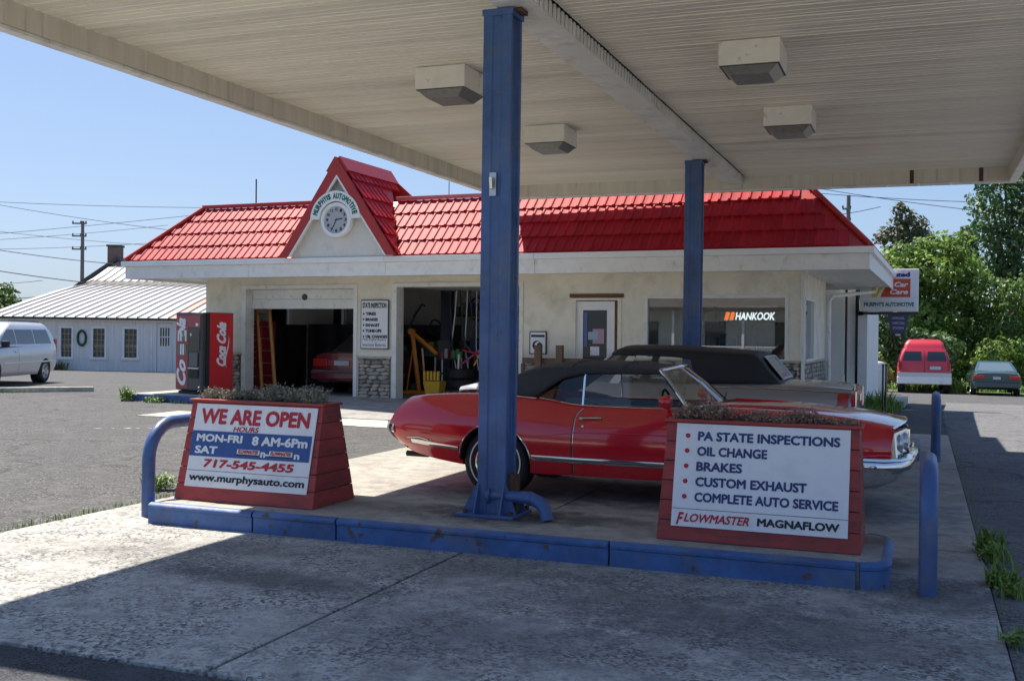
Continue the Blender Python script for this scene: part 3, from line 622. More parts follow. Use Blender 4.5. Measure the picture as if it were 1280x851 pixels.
# ================================================================ SERVICE STATION
BM = T(-2.12, 20.83, 0) @ RZ(R(-1.3)) @ RY(-.0044)
st = thing('service_station', 'cream stucco garage with red metal tile roof, stone base and gable', 'building', mat=BM)
XL, WT, ZC = -13.7, .2, 2.95
def sb(name, mat, x0, x1, y0, y1, z0, z1, bevel=0, parent=None): return box(name, mat, parent or st, x0, x1, y0, y1, z0, z1, bevel)
wl = MB()
for x0, x1, z0, z1 in ((XL,-12.66,.1,ZC),(-12.66,-9.58,2.66,ZC),(-9.58,-8.70,.1,ZC),(-8.70,-5.62,2.68,ZC),(-5.62,-4.55,.1,ZC),(-4.55,-3.50,2.40,ZC),(-3.50,-3.02,.1,ZC),(-3.02,-.23,.1,1.17),(-3.02,-.23,2.39,ZC),(-.23,0,.1,ZC)):
    wl.box(x0,x1,0,WT,z0,z1)
wl.build('front_wall', M['stucco'], st, fix=False)
wr = MB(); wr.box(-WT,0,WT,.5,.1,ZC).box(-WT,0,.5,1.95,.1,1.17).box(-WT,0,.5,1.95,2.37,ZC).box(-WT,0,1.95,4.3,.1,ZC).box(-3.0,-.2,4.1,4.3,.1,ZC).box(-3.2,-3.0,4.1,7.2,.1,ZC)
wr.build('right_wall', M['stucco'], st, fix=False)
sb('left_wall', M['stucco'], XL, XL+WT, WT, 2.3, .1, ZC)
lw = MB(); lw.box(XL,XL+WT,2.3,3.3,.1,1.6).box(XL,XL+WT,2.3,3.3,2.4,ZC).box(XL,XL+WT,3.3,5.35,.1,ZC).box(XL,XL+WT,5.35,6.05,.1,1.6).box(XL,XL+WT,5.35,6.05,2.4,ZC).box(XL,XL+WT,6.05,7.2,.1,ZC); lw.build('left_wall', M['concrete_w'], st, fix=False)
for a, b in ((2.3,3.3),(5.35,6.05)):
    f = MB().box(XL+.05,XL+.15,a,a+.05,1.6,2.4).box(XL+.05,XL+.15,b-.05,b,1.6,2.4).box(XL+.05,XL+.15,a+.05,b-.05,1.6,1.65).box(XL+.05,XL+.15,a+.05,b-.05,2.35,2.4).build('window', M['white'], st, fix=False)
    sb('pane', M['glass'], XL+.09, XL+.1, a+.05, b-.05, 1.65, 2.35, parent=f)
sb('back_wall', M['concrete_w'], XL, -3.2, 7.2, 7.4, .1, ZC); sb('divider_wall', M['concrete_w'], -5.35, -5.2, WT, 7.2, .1, ZC)
sb('floor', M['apron'], XL, 0, 0.001, 7.2, .0, .132); sb('ceiling', M['concrete_w'], XL, 0, .0, 7.2, ZC+.002, ZC+.1)
sb('office_back_wall', M['concrete_w'], -5.2, -3.2, 3.6, 3.7, .13, ZC)
# ---- stone base: every stone a piece
def stones(x0, x1, z0, z1, y, n_target, face='front'):
    base = MB()
    if face == 'front': base.box(x0,x1,y-.02,y-.001,z0,z1)
    else: base.box(.001,.02,x0,x1,z0,z1)
    bo = base.build('stone_base', M['mortar'], st)
    z = z0+.005
    while z < z1-.03:
        hh = min(random.uniform(.055,.105), z1-z-.01); x = x0+.004
        while x < x1-.03:
            wd = min(random.uniform(.14,.36), x1-x-.004)
            if wd < .04: break
            p = random.uniform(.018,.045); k = random.uniform(.10,.22)*hh; q = .012
            J = lambda s_: random.uniform(-s_, s_); k = random.uniform(.15,.35)*wd; pts = [(x+k,z-.004+J(.012)),(x+wd-k*random.uniform(.6,1.3),z+.002+J(.014)),(x+wd+.003,z+hh*.5+J(.02)),(x+wd-k*random.uniform(.5,1.2),z+hh+J(.012)),(x+k*random.uniform(.7,1.5),z+hh+.003+J(.012)),(x-.003,z+hh*.5+J(.02))]
            ctr = (sum(a for a, b in pts)/6, sum(b for a, b in pts)/6)
            mb = MB(); f3 = (lambda a, b, d: (a, y-.02-d, b)) if face == 'front' else (lambda a, b, d: (.02+d, a, b))
            o3 = [f3(a, b, 0) for a, b in pts]; i3 = [f3(ctr[0]+(a-ctr[0])*.86, ctr[1]+(b-ctr[1])*.82, p) for a, b in pts]
            n = len(mb.v); mb.v += o3+i3; mb.f.append(tuple(range(6,12))); mb.f += [(i,(i+1)%6,6+(i+1)%6,6+i) for i in range(6)]
            mb.build('stone', random.choice([M['stone_a'],M['stone_a'],M['stone_b'],M['stone_c']]), bo)
            x += wd+.004
        z += hh+.006
    return bo
stones(-9.54,-8.74,.14,1.03,0,60); stones(XL,-12.70,.14,1.06,0,60); stones(-3.46,-.005,.14,1.10,0,100); stones(0,4.05,.14,1.08,0,60,'right'); stones(-5.58,-4.6,.14,1.03,0,40)
for x0, x1, z in ((-9.56,-8.72,1.03),(XL,-12.68,1.06),(-5.6,-4.57,1.03),(-3.48,.03,1.10)): sb('stone_sill', M['stone_b'], x0, x1, -.07, -.001, z, z+.045, .006)
sb('stone_sill', M['stone_b'], .001, .07, 0, 4.05, 1.08, 1.12, .006)
# ---- bay door frames and doors
def bay(x0, x1, zt):
    f = MB(); f.box(x0-.02,x0+.09,-.035,.30,.13,zt).box(x1-.07,x1+.02,-.035,.30,.13,zt).box(x0-.02,x1+.02,-.036,.30,zt,zt+.09)
    return f.build('door_frame', M['white_trim'], st, bevel=.005, fix=False)
bay(-12.64,-9.60,2.58); bay(-8.68,-5.64,2.60)
gd = sb('garage_door', M['white_trim'], -12.55,-9.67,.24,.26,2.13,2.58)
for k, (a, b) in enumerate(((2.135,2.345),(2.355,2.575))):
    sb('door_panel', M['white_trim'], -12.54,-9.68,.215,.239,a,b,.006,parent=gd)
for x in (-12.0,-11.5,-10.8,-10.2): sb('handle', M['alu'], x, x+.06, .205,.214,2.40,2.43, parent=gd)
MB().lathe([(.06,-.01),(.075,0),(.04,.012)], 16, axis='y', c=(-11.1,.205,2.40)).build('vent_disc', M['darkgrey'], gd)
gd2 = sb('rolled_up_door', M['white_trim'], -8.58,-5.72,.3,2.9,2.62,2.66)
# ---- office door
od = sb('office_door', M['white'], -4.47,-3.66,.08,.12,.15,2.28)
fr = MB(); fr.box(-4.55,-4.47,-.02,.15,.14,2.30).box(-3.58,-3.50,-.02,.15,.14,2.30).box(-4.55,-3.50,-.021,.15,2.30,2.345); fr.build('door_frame', M['stucco'], st, fix=False)
sb('door_head', M['brown_trim'], -4.60,-3.46,-.03,-.001,2.35,2.43,.004); sb('door_side_strip', M['brown_trim'], -3.655,-3.585,.06,.12,.15,2.295)
dfr = MB(); dfr.box(-4.47,-4.33,.045,.079,.15,2.28).box(-3.82,-3.66,.045,.079,.15,2.28).box(-4.33,-3.82,.045,.079,2.10,2.28).box(-4.33,-3.82,.045,.079,.15,.5); dfr.build('rail', M['white'], od, fix=False)
sb('pane', M['black_gloss'], -4.33,-3.82,.055,.078,.5,2.10, parent=od)
sb('notice', M['banner'], -4.17,-3.98,.048,.054,1.18,1.36, parent=od)
sb('notice', mk('open sign film', (.10,.14,.35), .5), -4.31,-4.24,.048,.054,1.35,2.05, parent=od)
sb('notice', mk('pink sticker', (.45,.30,.40), .5), -4.12,-3.88,.048,.054,1.42,1.72, parent=od)
sb('notice', mk('pale blue sticker', (.35,.45,.55), .5), -4.22,-4.0,.044,.047,1.50,1.66, parent=od)
sb('handle', M['alu'], -3.72,-3.69,.0,.044,1.1,1.25, parent=od)
# ---- shop windows
def win(x0, x1, z0, z1, mull=()):
    f = MB(); f.box(x0,x0+.06,-.03,.12,z0,z1).box(x1-.06,x1,-.03,.12,z0,z1).box(x0+.06,x1-.06,-.03,.12,z1-.06,z1).box(x0-.03,x1+.03,-.06,.12,z0-.05,z0)
    for m_ in mull: f.box(m_-.02,m_+.02,.0,.08,z0,z1-.06)
    fo = f.build('shop_window', M['white_trim'], st, fix=False, bevel=.004)
    sb('pane', M['glass_win'], x0+.06, x1-.06, .035, .041, z0, z1-.06, parent=fo); return fo
win(-3.02,-.23,1.17,2.39)
f = MB().box(-.12,.03,.5,.56,1.17,2.37).box(-.12,.03,1.89,1.95,1.17,2.37).box(-.12,.03,.56,1.89,2.31,2.37).box(-.12,.06,.47,1.98,1.12,1.17).build('side_window', M['white_trim'], st, fix=False)
sb('pane', M['glass_win'], -.045,-.04,.56,1.89,1.17,2.31, parent=f)
# ---- eave: soffit, fascia, gutter
EX0, EX1, EY0, EY1 = -15.0, 1.31, -1.25, 7.1
for k in range(7):
    a = EY0+.05+k*.19; sb('soffit_board', M['white_trim'], EX0+.05, EX1-.05, a, a+.184, 2.835+random.uniform(0,.004), 2.855)
for k in range(6): a = -.0+k*.215; sb('soffit_board', M['white_trim'], .02+a, .02+a+.208, .085, EY1-.05, 2.835+random.uniform(0,.004), 2.855)
for k in range(6): a = k*.2; sb('soffit_board', M['white_trim'], EX0+.05+a, EX0+.05+a+.194, .085, EY1-.05, 2.835, 2.855)
def fas2(z0, z1, o_, mat, name):
    cuts = [EX0, -11.6, -8.2, -4.9, -1.7, EX1]
    for a, b in zip(cuts[:-1], cuts[1:]): sb(name, mat, a-(o_ if a == EX0 else -.003), b+(o_ if b == EX1 else -.003), EY0-o_, EY0+.03, z0, z1, .004)
    sb(name, mat, EX1-.03, EX1+o_, EY0+.031, EY1, z0, z1, .004); sb(name, mat, EX0-o_, EX0+.03, EY0+.031, EY1, z0, z1, .004)
fas2(2.78,3.06,0,M['white_trim'],'fascia_board'); fas2(3.062,3.175,.07,M['white'],'gutter')
sb('roof_back_fascia', M['white_trim'], EX0, EX1, EY1, EY1+.03, 2.78, 3.17)
# downspouts
MB().tube([(.12,-.10,2.84),(.05,-.04,2.70),(.05,-.04,.2)], .035, 10).build('downspout', M['white_trim'], st, smooth=50)
MB().tube([(.95,6.9,2.85),(.90,6.85,2.72),(.16,4.2,2.52),(.10,4.12,2.40),(.10,4.12,.2)], .045, 10).build('downspout', M['white_trim'], st, smooth=50)
# ---- mansard roof
rf = MB(); IN, ZR, ZE = 1.25, 4.46, 3.18
A = [(EX0,EY0,ZE),(EX1,EY0,ZE),(EX1,EY1,ZE),(EX0,EY1,ZE)]; B = [(EX0+IN,EY0+IN,ZR),(EX1-IN,EY0+IN,ZR),(EX1-IN,EY1-IN,ZR),(EX0+IN,EY1-IN,ZR)]
rf.hexa(A, B); roof = rf.build('roof', M['trim_red'], st)
TW, SL = .19, math.hypot(IN, ZR-ZE)/4
tm = MB(); prof = [(0,.012),(.022,.036),(.05,.036),(.072,.014),(.13,.010),(.19,.012)]
tm.grid([[(x, 0, h+.030) for x, h in prof], [(x, SL*1.0, h*.75+.002) for x, h in prof]]); tm.grid([[(x, 0, h+.030) for x, h in prof], [(x, .004, 0) for x, h in prof]])
tile_me = tm.mesh('roof_tile', smooth=25, fix=False); tile_me.materials.append(M['roof_red'])
def tile_at(o, u, v, parent, name='roof_tile'):
    n = Vector(u).cross(Vector(v)).normalized()
    m_ = Matrix((Vector(u), Vector(v), n)).transposed().to_4x4(); m_.translation = Vector(o)
    t = link(name, tile_me, parent); t.matrix_local = m_ @ RX(random.uniform(-.006,.006)); return t
uv_ = Vector((0, IN, ZR-ZE)).normalized(); cnt = 0
gx = lambda z: (-9.30-(5.30-z)*.652, -9.30+(5.30-z)*.652)
for r in range(4):
    fr_ = (r+.5)/4; x = EX0+IN*fr_+.02
    while x < EX1-IN*(r+1)/4-.12:
        z = ZE+(ZR-ZE)*(r+.35)/4; g0, g1 = gx(z)
        if not (g0 < x+TW*.5 < g1):
            o0 = Vector((x, EY0, ZE))+uv_*SL*r; tile_at(o0, (1,0,0), uv_, roof); cnt += 1
        x += TW
# side slopes (hardly seen): joined
sm = MB()
for sx, xe in ((1,EX1),(-1,EX0)):
    for r in range(4):
        y = EY0+IN*(r+.5)/4
        while y < EY1-IN:
            for (a, h), (b, h2) in zip(prof[:-1], prof[1:]):
                def pt(yy, up, hh):
                    d = (SL*(r+up))*.70; return (xe-sx*d+sx*hh*.7, yy, ZE+d+hh*.7)
                sm.quad(pt(y+a,0,h+.03), pt(y+b,0,h2+.03), pt(y+b,1,h2*.75), pt(y+a,1,h*.75))
            y += TW
o = sm.build('side_tiles', M['roof_red'], roof, fix=False); o['kind'] = 'stuff'
for a, b in ((A[0],B[0]),(A[1],B[1])):
    a_, b_ = Vector(a)+Vector((0,-.02,.03)), Vector(b)+Vector((0,-.02,.05)); MB().tube([a_, b_], .05, 8).build('hip_cap', M['trim_red'], roof, smooth=50)
for a, b in ((EX0+IN-.05,-9.95),(-8.62,EX1-IN+.05)): sb('ridge_cap', M['trim_red'] if b < -9 else M['roof_cap'], a, b, -.06, .12, ZR+.03, ZR+.105, .012, parent=roof)
sb('valley_flashing', M['roof_cap'], -8.02,-7.93,-1.24,-1.16,3.18,3.22, parent=roof)
# ---- gable dormer
AX, AZ, gb = -9.24, 5.22, 3.185
slp = 1.385/(AZ-gb)
def gp(s_, z, y, off=0): return (AX+s_*((AZ-z)*slp+off), y, z)
gw = MB().prism([(AX-(AZ-.22-gb)*slp, -1.285, gb), (AX+(AZ-.22-gb)*slp, -1.285, gb), (AX, -1.285, AZ-.22)], (0,.1,0)); gable = gw.build('gable_wall', M['white_wall'], st)
for s_ in (-1, 1):
    zt = AZ+.02
    MB().prism([(AX,-1.50,zt),(AX+s_*(zt-gb)*slp,-1.50,gb),(AX+s_*((zt-gb)*slp-.22),-1.50,gb),(AX,-1.50,zt-.36)], (0,.05,0)).build('barge_board', M['trim_red'], st, bevel=.004)
    MB().prism([(AX,-1.49,zt-.36),(AX+s_*((zt-gb)*slp-.22),-1.49,gb),(AX+s_*((zt-gb)*slp-.265),-1.49,gb),(AX,-1.49,zt-.43)], (0,.05,0)).build('barge_trim', M['white'], st)
    # soffit of the dormer overhang: small blocks
    for k in range(16):
        za = gb+.02+k*.108; zb = za+.095
        if zb < AZ-.35:
            MB().hexa([(AX+s_*((AZ-za)*slp-.16),-1.44,za),(AX+s_*((AZ-za)*slp-.16),-1.286,za),(AX+s_*((AZ-za)*slp-.13),-1.286,za),(AX+s_*((AZ-za)*slp-.13),-1.44,za)][::s_], [(AX+s_*((AZ-zb)*slp-.16),-1.44,zb),(AX+s_*((AZ-zb)*slp-.16),-1.286,zb),(AX+s_*((AZ-zb)*slp-.13),-1.286,zb),(AX+s_*((AZ-zb)*slp-.13),-1.44,zb)][::s_]).build('dormer_soffit_board', M['white_trim'], st)
    P5 = [gp(s_,gb+.06,-1.45),gp(s_,gb+.1,-1.22),gp(s_,ZR,.06),gp(s_,AZ,.75),gp(s_,AZ,-1.45)]
    n_ = Vector((s_*(AZ-gb), 0, 1.385)).normalized()
    dr = MB().prism([tuple(Vector(p)-n_*.06) for p in P5], tuple(n_*.06)).build('dormer_roof', M['trim_red'], st)
    up = Vector((-s_*slp, 0, 1)).normalized(); L5 = math.hypot(1.385, AZ-gb)
    for r in range(5):
        v0 = .06+r*SL*1.03; zr = gb+v0*up.z
        yb = min(-1.25+(zr-3.18)*1.0+.05, .75) if zr < ZR else .70
        y = -1.43
        while y+TW < yb:
            base = Vector((AX+s_*(AZ-gb)*slp, 0, gb))+up*v0+n_*.004
            if s_ == 1: tile_at((base.x, y, base.z), (0,1,0), up, dr)
            else: tile_at((base.x, y+TW, base.z), (0,-1,0), up, dr)
            y += TW
    # top cap
    zc = AZ-.30
    MB().prism([tuple(Vector(gp(s_,zc,-1.47))+n_*.075), tuple(Vector(gp(s_,zc,.75))+n_*.075), tuple(Vector(gp(s_,AZ,.75))+n_*.075), tuple(Vector(gp(s_,AZ,-1.47))+n_*.075)], tuple(-n_*.07)).build('dormer_cap', M['trim_red'], dr)
MB().prism([(AX-.85,.75,4.46),(AX+.85,.75,4.46),(AX,.75,AZ-.03)], (0,.03,0)).build('dormer_back', M['trim_red'], st)
# ---- clock with arched name board
ck = thing('wall_clock', 'round white rimmed clock on the gable under its arched name board', 'clock', mat=BM @ T(-9.26,-1.36,3.94))
MB().lathe([(.30,.07),(.36,.02),(.375,-.06),(.36,-.12),(.29,-.13),(.285,-.09)], 40, axis='y', cap=False).build('rim', M['white'], ck, smooth=40)
MB().lathe([(.287,-.075),(.287,-.09)], 40, axis='y').build('face', mk('clock face', (.42,.44,.46), .5), ck)
for i in range(12):
    a = TAU*i/12; text(str(i or 12), .22*math.sin(a)-.03, .22*math.sin(a)+.03, .22*math.cos(a)-.032, .22*math.cos(a)+.032, M['ink_black'], ck, T(0,-.092,0), bold=.02, name='numeral')
for a, l_, w_ in ((80, .15, .02), (207, .22, .014)):
    o = MB().box(-w_/2,w_/2,-.104,-.098,-.03,l_).build('clock_hand', M['ink_black'], ck); o.data.transform(RY(R(a)))
ar = thing('arched_sign', 'white arched board lettered in green above the gable clock', 'sign', mat=BM @ T(-9.26,-1.46,3.94))
rows = [[(.385*math.sin(R(t)), 0, .385*math.cos(R(t))) for t in range(-88, 89, 8)], [(.60*math.sin(R(t)), 0, .60*math.cos(R(t))) for t in range(-88, 89, 8)]]
mb = MB(); a0 = rows[0]; a1 = rows[1]; rr = [[(p[0], -.05, p[2]) for p in a0], [(p[0], -.05, p[2]) for p in a1], [(p[0], .0, p[2]) for p in a1], [(p[0], .0, p[2]) for p in a0], [(p[0], -.05, p[2]) for p in a0]]
mb.grid(rr); mb.build('board', M['white'], ar)
s_ = "MURPHY'S AUTOMOTIVE"; wd = {'I':.5,"'":.4,' ':.7,'M':1.2,'W':1.2}
tot = sum(wd.get(c,1) for c in s_); acc = 0
for c in s_:
    k = wd.get(c,1)
    if c != ' ':
        ang = (-78+156*(acc+k/2)/tot); w_ = .036*k
        text(c, -w_, w_, .43, .555 if c != "'" else .47+.085, M['ink_green'], ar, RY(R(ang)) @ T(0,-.0515,0), bold=.03)
        if c == "'": pass
    acc += k
# ---- inspection notice on the pier
ins = thing('inspection_sign', 'white notice board on the pier between the two bays listing services', 'sign', mat=BM @ T(-9.12,-.03,1.78))
MB().box(-.35,.35,-.025,.0,-.54,.54).build('frame', M['darkgrey'], ins, bevel=.004)
fb = MB().box(-.33,.33,-.032,-.026,-.52,.52).build('board', M['banner'], ins)
text('STATE INSPECTION', -.30,.30,.36,.48, M['ink_black'], fb, T(0,-.033,0), bold=.02)
for i, s_ in enumerate(('TIRES','BRAKES','EXHAUST','TUNE-UPS','OIL CHANGES')):
    z = .27-i*.125; text(s_, -.22, -.22+.075*len(s_)*.62+.03, z-.07, z, M['ink_black'], fb, T(0,-.033,0), bold=.03)
    o = MB().lathe([(.022,-.001),(.022,.001)], 10, axis='y', c=(-.27,-.034,z-.035)).build('bullet', M['ink_black'], fb)
text('Most Engine Repairs', -.29,.29,-.37,-.30, M['ink_black'], fb, T(0,-.033,0)); text('Interstate Batteries', -.29,.29,-.48,-.41, M['ink_black'], fb, T(0,-.033,0))
sg = thing('tyre_poster', 'small framed black and white poster right of the second bay', 'poster', mat=BM @ T(-5.28,-.005,1.42))
MB().box(-.19,.19,-.03,0,-.23,.24).build('frame', M['darkgrey'], sg, bevel=.004); pb = MB().box(-.165,.165,-.034,-.031,-.21,.22).build('print', M['banner'], sg)
MB().box(-.15,.15,-.036,-.0345,.12,.17).build('heading', M['ink_black'], pb)
for k, (a, b) in enumerate(((-.13,.03),(-.10,.05),(-.07,.07))):
    o = MB().lathe([(.10-.02*k,-.001),(.10-.02*k,.001)], 20, axis='y').build('artwork', M['ink_black'] if k != 1 else M['banner'], pb); o.data.transform(T(-.02+k*.03,-.036-.002*k,-.05))
# wooden rail before the wall
wr_ = thing('wooden_rail', 'weathered wooden rail with two stub posts against the wall left of the office door', 'rail', mat=BM @ T(-5.0,-.42,.14))
for x in (-.12, .34): MB().box(x-.07,x+.07,-.06,.06,0,1.24).build('post', M['wood'], wr_, bevel=.01)
MB().box(-.5,1.25,.065,.10,.86,.98).build('rail_board', M['wood'], wr_, bevel=.005)
MB().box(-.5,-.44,.0,.06,0,.86).build('post', M['wood'], wr_); MB().box(1.12,1.2,.0,.06,0,.86).build('post', M['wood'], wr_)
# tyre brand sign inside the window, office things
ts = thing('tyre_brand_sign', 'dark lettered tyre brand sign hanging inside the shop window', 'sign', mat=BM @ T(-.98,.30,1.99))
MB().box(-.62,.50,-.02,.02,-.16,.16).build('board', M['teal'], ts); MB().box(-.62,.50,-.03,.03,.161,.20).build('lamp_strip', M['white'], ts)
text('HANKOOK', -.30,.46,-.075,.075, mk('lit white letters', (.8,.8,.8), .5, emit=(.9,.95,1,.4)), ts, T(0,-.022,0), bold=.012, shear=.2)
for k in range(2): MB().prism([(-.52+k*.10,-.0225,-.08),(-.44+k*.10,-.0225,-.08),(-.40+k*.10,-.0225,.08),(-.48+k*.10,-.0225,.08)], (0,-.002,0)).build('chevron', mk('lit orange', (.6,.12,.02), .5, emit=(1,.2,.03,.35)), ts)
sh = thing('shop_shelf', 'tall pale shelving with boxes inside the office, seen through the shop window', 'shelf', mat=BM @ T(-2.2,3.2,.14))
for k in range(4): MB().box(-.8,.8,-.2,.2,.1+k*.55,.13+k*.55).build('shelf_board', M['white'], sh)
for sx in (-.8,.8): MB().box(sx-.02,sx+.02,-.2,.2,0,2.1).build('upright', M['white'], sh)
rs = random.Random(4)
for k in range(4):
    x = -.72
    while x < .6:
        w_ = rs.uniform(.12,.26); h_ = rs.uniform(.15,.38); c = rs.choice([(.3,.3,.32),(.4,.12,.05),(.08,.12,.3),(.5,.5,.48),(.1,.1,.1)])
        o = MB().box(x,x+w_,-.15,.12,.131+k*.55,.131+k*.55+h_).build('stock_box', mk('stock', c, .6), sh); x += w_+rs.uniform(.02,.1)
ctr = thing('service_counter', 'dark service counter inside the office behind the shop window', 'counter', mat=BM @ T(-.9,2.6,.14))
MB().box(-.6,.6,-.25,.25,0,1.02).build('cabinet', M['maroon'], ctr); MB().box(-.65,.65,-.3,.3,1.021,1.06).build('counter_top', M['white_trim'], ctr, bevel=.005)
# rooftop aerials
for x, zt, zb, lb in ((-16.6,5.64,0,'thin pole aerial rising behind the left end of the red roof'),(-8.8,5.32,4.4,'thin wire aerial on the roof beside the canopy edge')):
    y = 7.8 if x < -15 else 3.0
    if x < -15: x = -17.9; zt = 6.45; 
    a = thing('aerial', lb, 'aerial', mat=BM @ T(x,y,zb)); MB().tube([(0,0,0),(0,0,zt-zb)], .022 if zb == 0 else .010, 6).build('mast', M['wire'], a)
# white annex behind right end
an = thing('white_annex', 'white panelled side building beyond the right end of the garage', 'building', mat=BM)
def ab(name, mat, *a, **k): return box(name, mat, an, *a, **k)
ab('front_panel', M['white'], -3.0,.14,7.3,7.5,-.05,3.0); ab('recess', M['darkgrey'], .14,.20,7.6,8.2,-.05,3.0); ab('door_panel', M['white'], .21,.40,7.45,7.6,-.05,3.0); ab('gap', M['black'], .40,.46,7.6,8.2,-.05,3.0)
ab('corner_post', M['white'], .47,.70,7.35,7.55,-.05,2.97,bevel=.01); ab('side_panel', M['white'], .62,.69,7.56,12.0,-.3,3.0); ab('roof_slab', M['white_trim'], -3.0,.75,7.3,12.1,3.001,3.1); ab('step', M['pale_concrete'], -.1,1.6,7.0,9.5,-.1,.05)
ab('conduit', M['wire'], .42,.45,7.3,7.34,.9,2.9)

# ================================================================ BAY CONTENTS
def inb(x, y, z=.134): return BM @ T(x, y, z)
tc_ = thing('tool_chest', 'tall red roller tool chest just inside the left bay', 'tool chest', mat=inb(-13.05,1.1))
MB().box(-.36,.36,-.28,.28,.08,1.72).build('cabinet', M['coke_dark'], tc_, bevel=.01)
for k, (a, b) in enumerate(((.12,.42),(.44,.66),(.68,.86),(.88,1.0),(1.02,1.12),(1.16,1.28),(1.30,1.42),(1.44,1.68))):
    d = MB().box(-.34,.34,-.30,-.281,a,b).build('drawer', M['coke_dark'], tc_, bevel=.005); MB().box(-.2,.2,-.315,-.301,b-.035,b-.02).build('handle', M['alu'], d)
for sx in (-.3,.3): MB().lathe([(.04,-.02),(.04,.02)], 12, axis='x', c=(sx,-.2,.04)).build('castor', M['black'], tc_)
MB().box(-.2,.1,-.1,.1,1.721,1.80).build('tool_tray', M['alu'], tc_)
ld = thing('stepladder', 'orange stepladder leaning in front of the red tool chest', 'ladder', mat=inb(-12.52,.75))
for sx in (-.19,.19): MB().tube([(sx*.9-.16,.10,2.05),(sx+.12,-.05,.0)], .045, 6).build('stile', M['wood_or'], ld)
for k in range(7): t_ = k/7+.08; MB().box(-.16*(1-t_)+.12*t_-.19,-.16*(1-t_)+.12*t_+.19,.05,.13-.12*t_,2.05*(1-t_)-.012,2.05*(1-t_)+.012).build('rung', M['alu'], ld)
cu_ = thing('black_curtain', 'black plastic sheet hanging across the back of the left bay', 'curtain', mat=inb(-13.4,3.9))
mb = MB(); mb.grid([[(x, .05*math.sin(x*9), 0) for x in np.arange(0,4.6,.06)], [(x, .04*math.sin(x*9+.4), 1.68) for x in np.arange(0,4.6,.06)]]); mb.grid([[( .0+.03*math.sin(y*9), y, 0) for y in np.arange(-3,0,.06)], [(.03*math.sin(y*9+.5), y, 1.66) for y in np.arange(-3,0,.06)]]); mb.build('sheet', M['black'], cu_, smooth=60)
# engine crane
ec = thing('engine_crane', 'orange folding engine crane standing in the right bay', 'crane', mat=inb(-8.55,1.25))
def bar(a, b, r, nm, mat): a = Vector(a); b = Vector(b); return MB().tube([a, b], r, 4).build(nm, mat, ec, bevel=.004)
bar((-.12,0,.1),(-.32,0,1.50),.055,'mast',M['orange']); bar((-.34,0,1.50),(.36,-.1,1.0),.05,'boom',M['orange']); bar((.05,0,.1),(-.05,-.02,1.12),.03,'hydraulic_ram',M['lamp_amber'])
bar((-.55,-.02,.09),(.7,-.25,.09),.045,'leg',M['orange']); bar((-.55,.3,.09),(.7,.4,.09),.045,'leg',M['orange']); bar((-.55,-.05,.09),(-.55,.35,.09),.045,'cross_bar',M['orange']); bar((-.45,0,.1),(-.30,0,1.1),.018,'brace',M['orange'])
MB().lathe([(.07,-.06),(.07,.06)], 14, axis='y', c=(-.33,0,1.5)).build('pivot', M['orange'], ec); bar((.36,-.1,1.0),(.36,-.1,.7),.01,'chain',M['wire'])
mb_ = thing('yellow_bucket', 'yellow slatted mop bucket beside the orange crane', 'bucket', mat=inb(-8.08,.85))
MB().hexa([(-.16,-.14,.06),(.16,-.14,.06),(.16,.14,.06),(-.16,.14,.06)], [(-.21,-.18,.40),(.21,-.18,.40),(.21,.18,.40),(-.21,.18,.40)]).build('tub', M['yellow'], mb_, bevel=.01)
for k in range(5): MB().box(-.19+k*.085,-.14+k*.085,-.20,-.15,.42,.62).build('slat', M['yellow'], mb_)
for sx in (-.12,.12): MB().lathe([(.03,-.02),(.03,.02)], 10, axis='x', c=(sx,-.1,.03)).build('castor', M['black'], mb_)
tyre_me = MB().lathe([(.19,-.10),(.27,-.11),(.315,-.085),(.32,0),(.315,.085),(.27,.11),(.19,.10),(.19,-.10)], 24, cap=False).mesh('tyre', 50); tyre_me.materials.append(M['tyre'])
for i, (x, y, z, lb) in enumerate(((-7.62,1.3,.11,'bottom tyre of the stack beside the yellow bucket'),(-7.60,1.32,.335,'middle tyre of the stack beside the yellow bucket'),(-7.63,1.28,.56,'top tyre of the stack beside the yellow bucket'),(-7.0,1.4,.11,'bottom tyre of the stack half behind the blue column'),(-7.02,1.4,.335,'upper tyre of the stack half behind the blue column'))):
    o = link('tyre', tyre_me); o.matrix_world = inb(x, y, .134+z); tag(o, lb, 'tyre', 'loose tyres stacked in the bay')
for x, lb in ((-8.62,'dark blue lift column in the right bay beside hanging hoses'),(-10.3,'dark lift column at the right side of the left bay')):
    lc = thing('lift_column', lb, 'car lift', mat=inb(x,2.6), group='car lift columns'); MB().box(-.13,.13,-.11,.11,0,2.75).build('mast', mk('navy lift paint', (.02,.025,.05), .5) if x > -9 else M['black_gloss'], lc, bevel=.01); MB().box(-.3,.3,-.25,.25,0,.03).build('foot', M['darkgrey'], lc); MB().box(-.17,.17,-.16,-.112,.9,1.3).build('carriage', M['darkgrey'], lc); MB().tube([(0,-.13,.5),(.9,-.6,.45)], .05, 6).build('lift_arm', M['darkgrey'], lc)
hs = [(-8.36,2.2,.05),(-8.24,2.3,-.1),(-8.10,2.2,.12),(-7.98,2.35,-.05),(-7.86,2.25,.1),(-7.72,2.3,.0)]
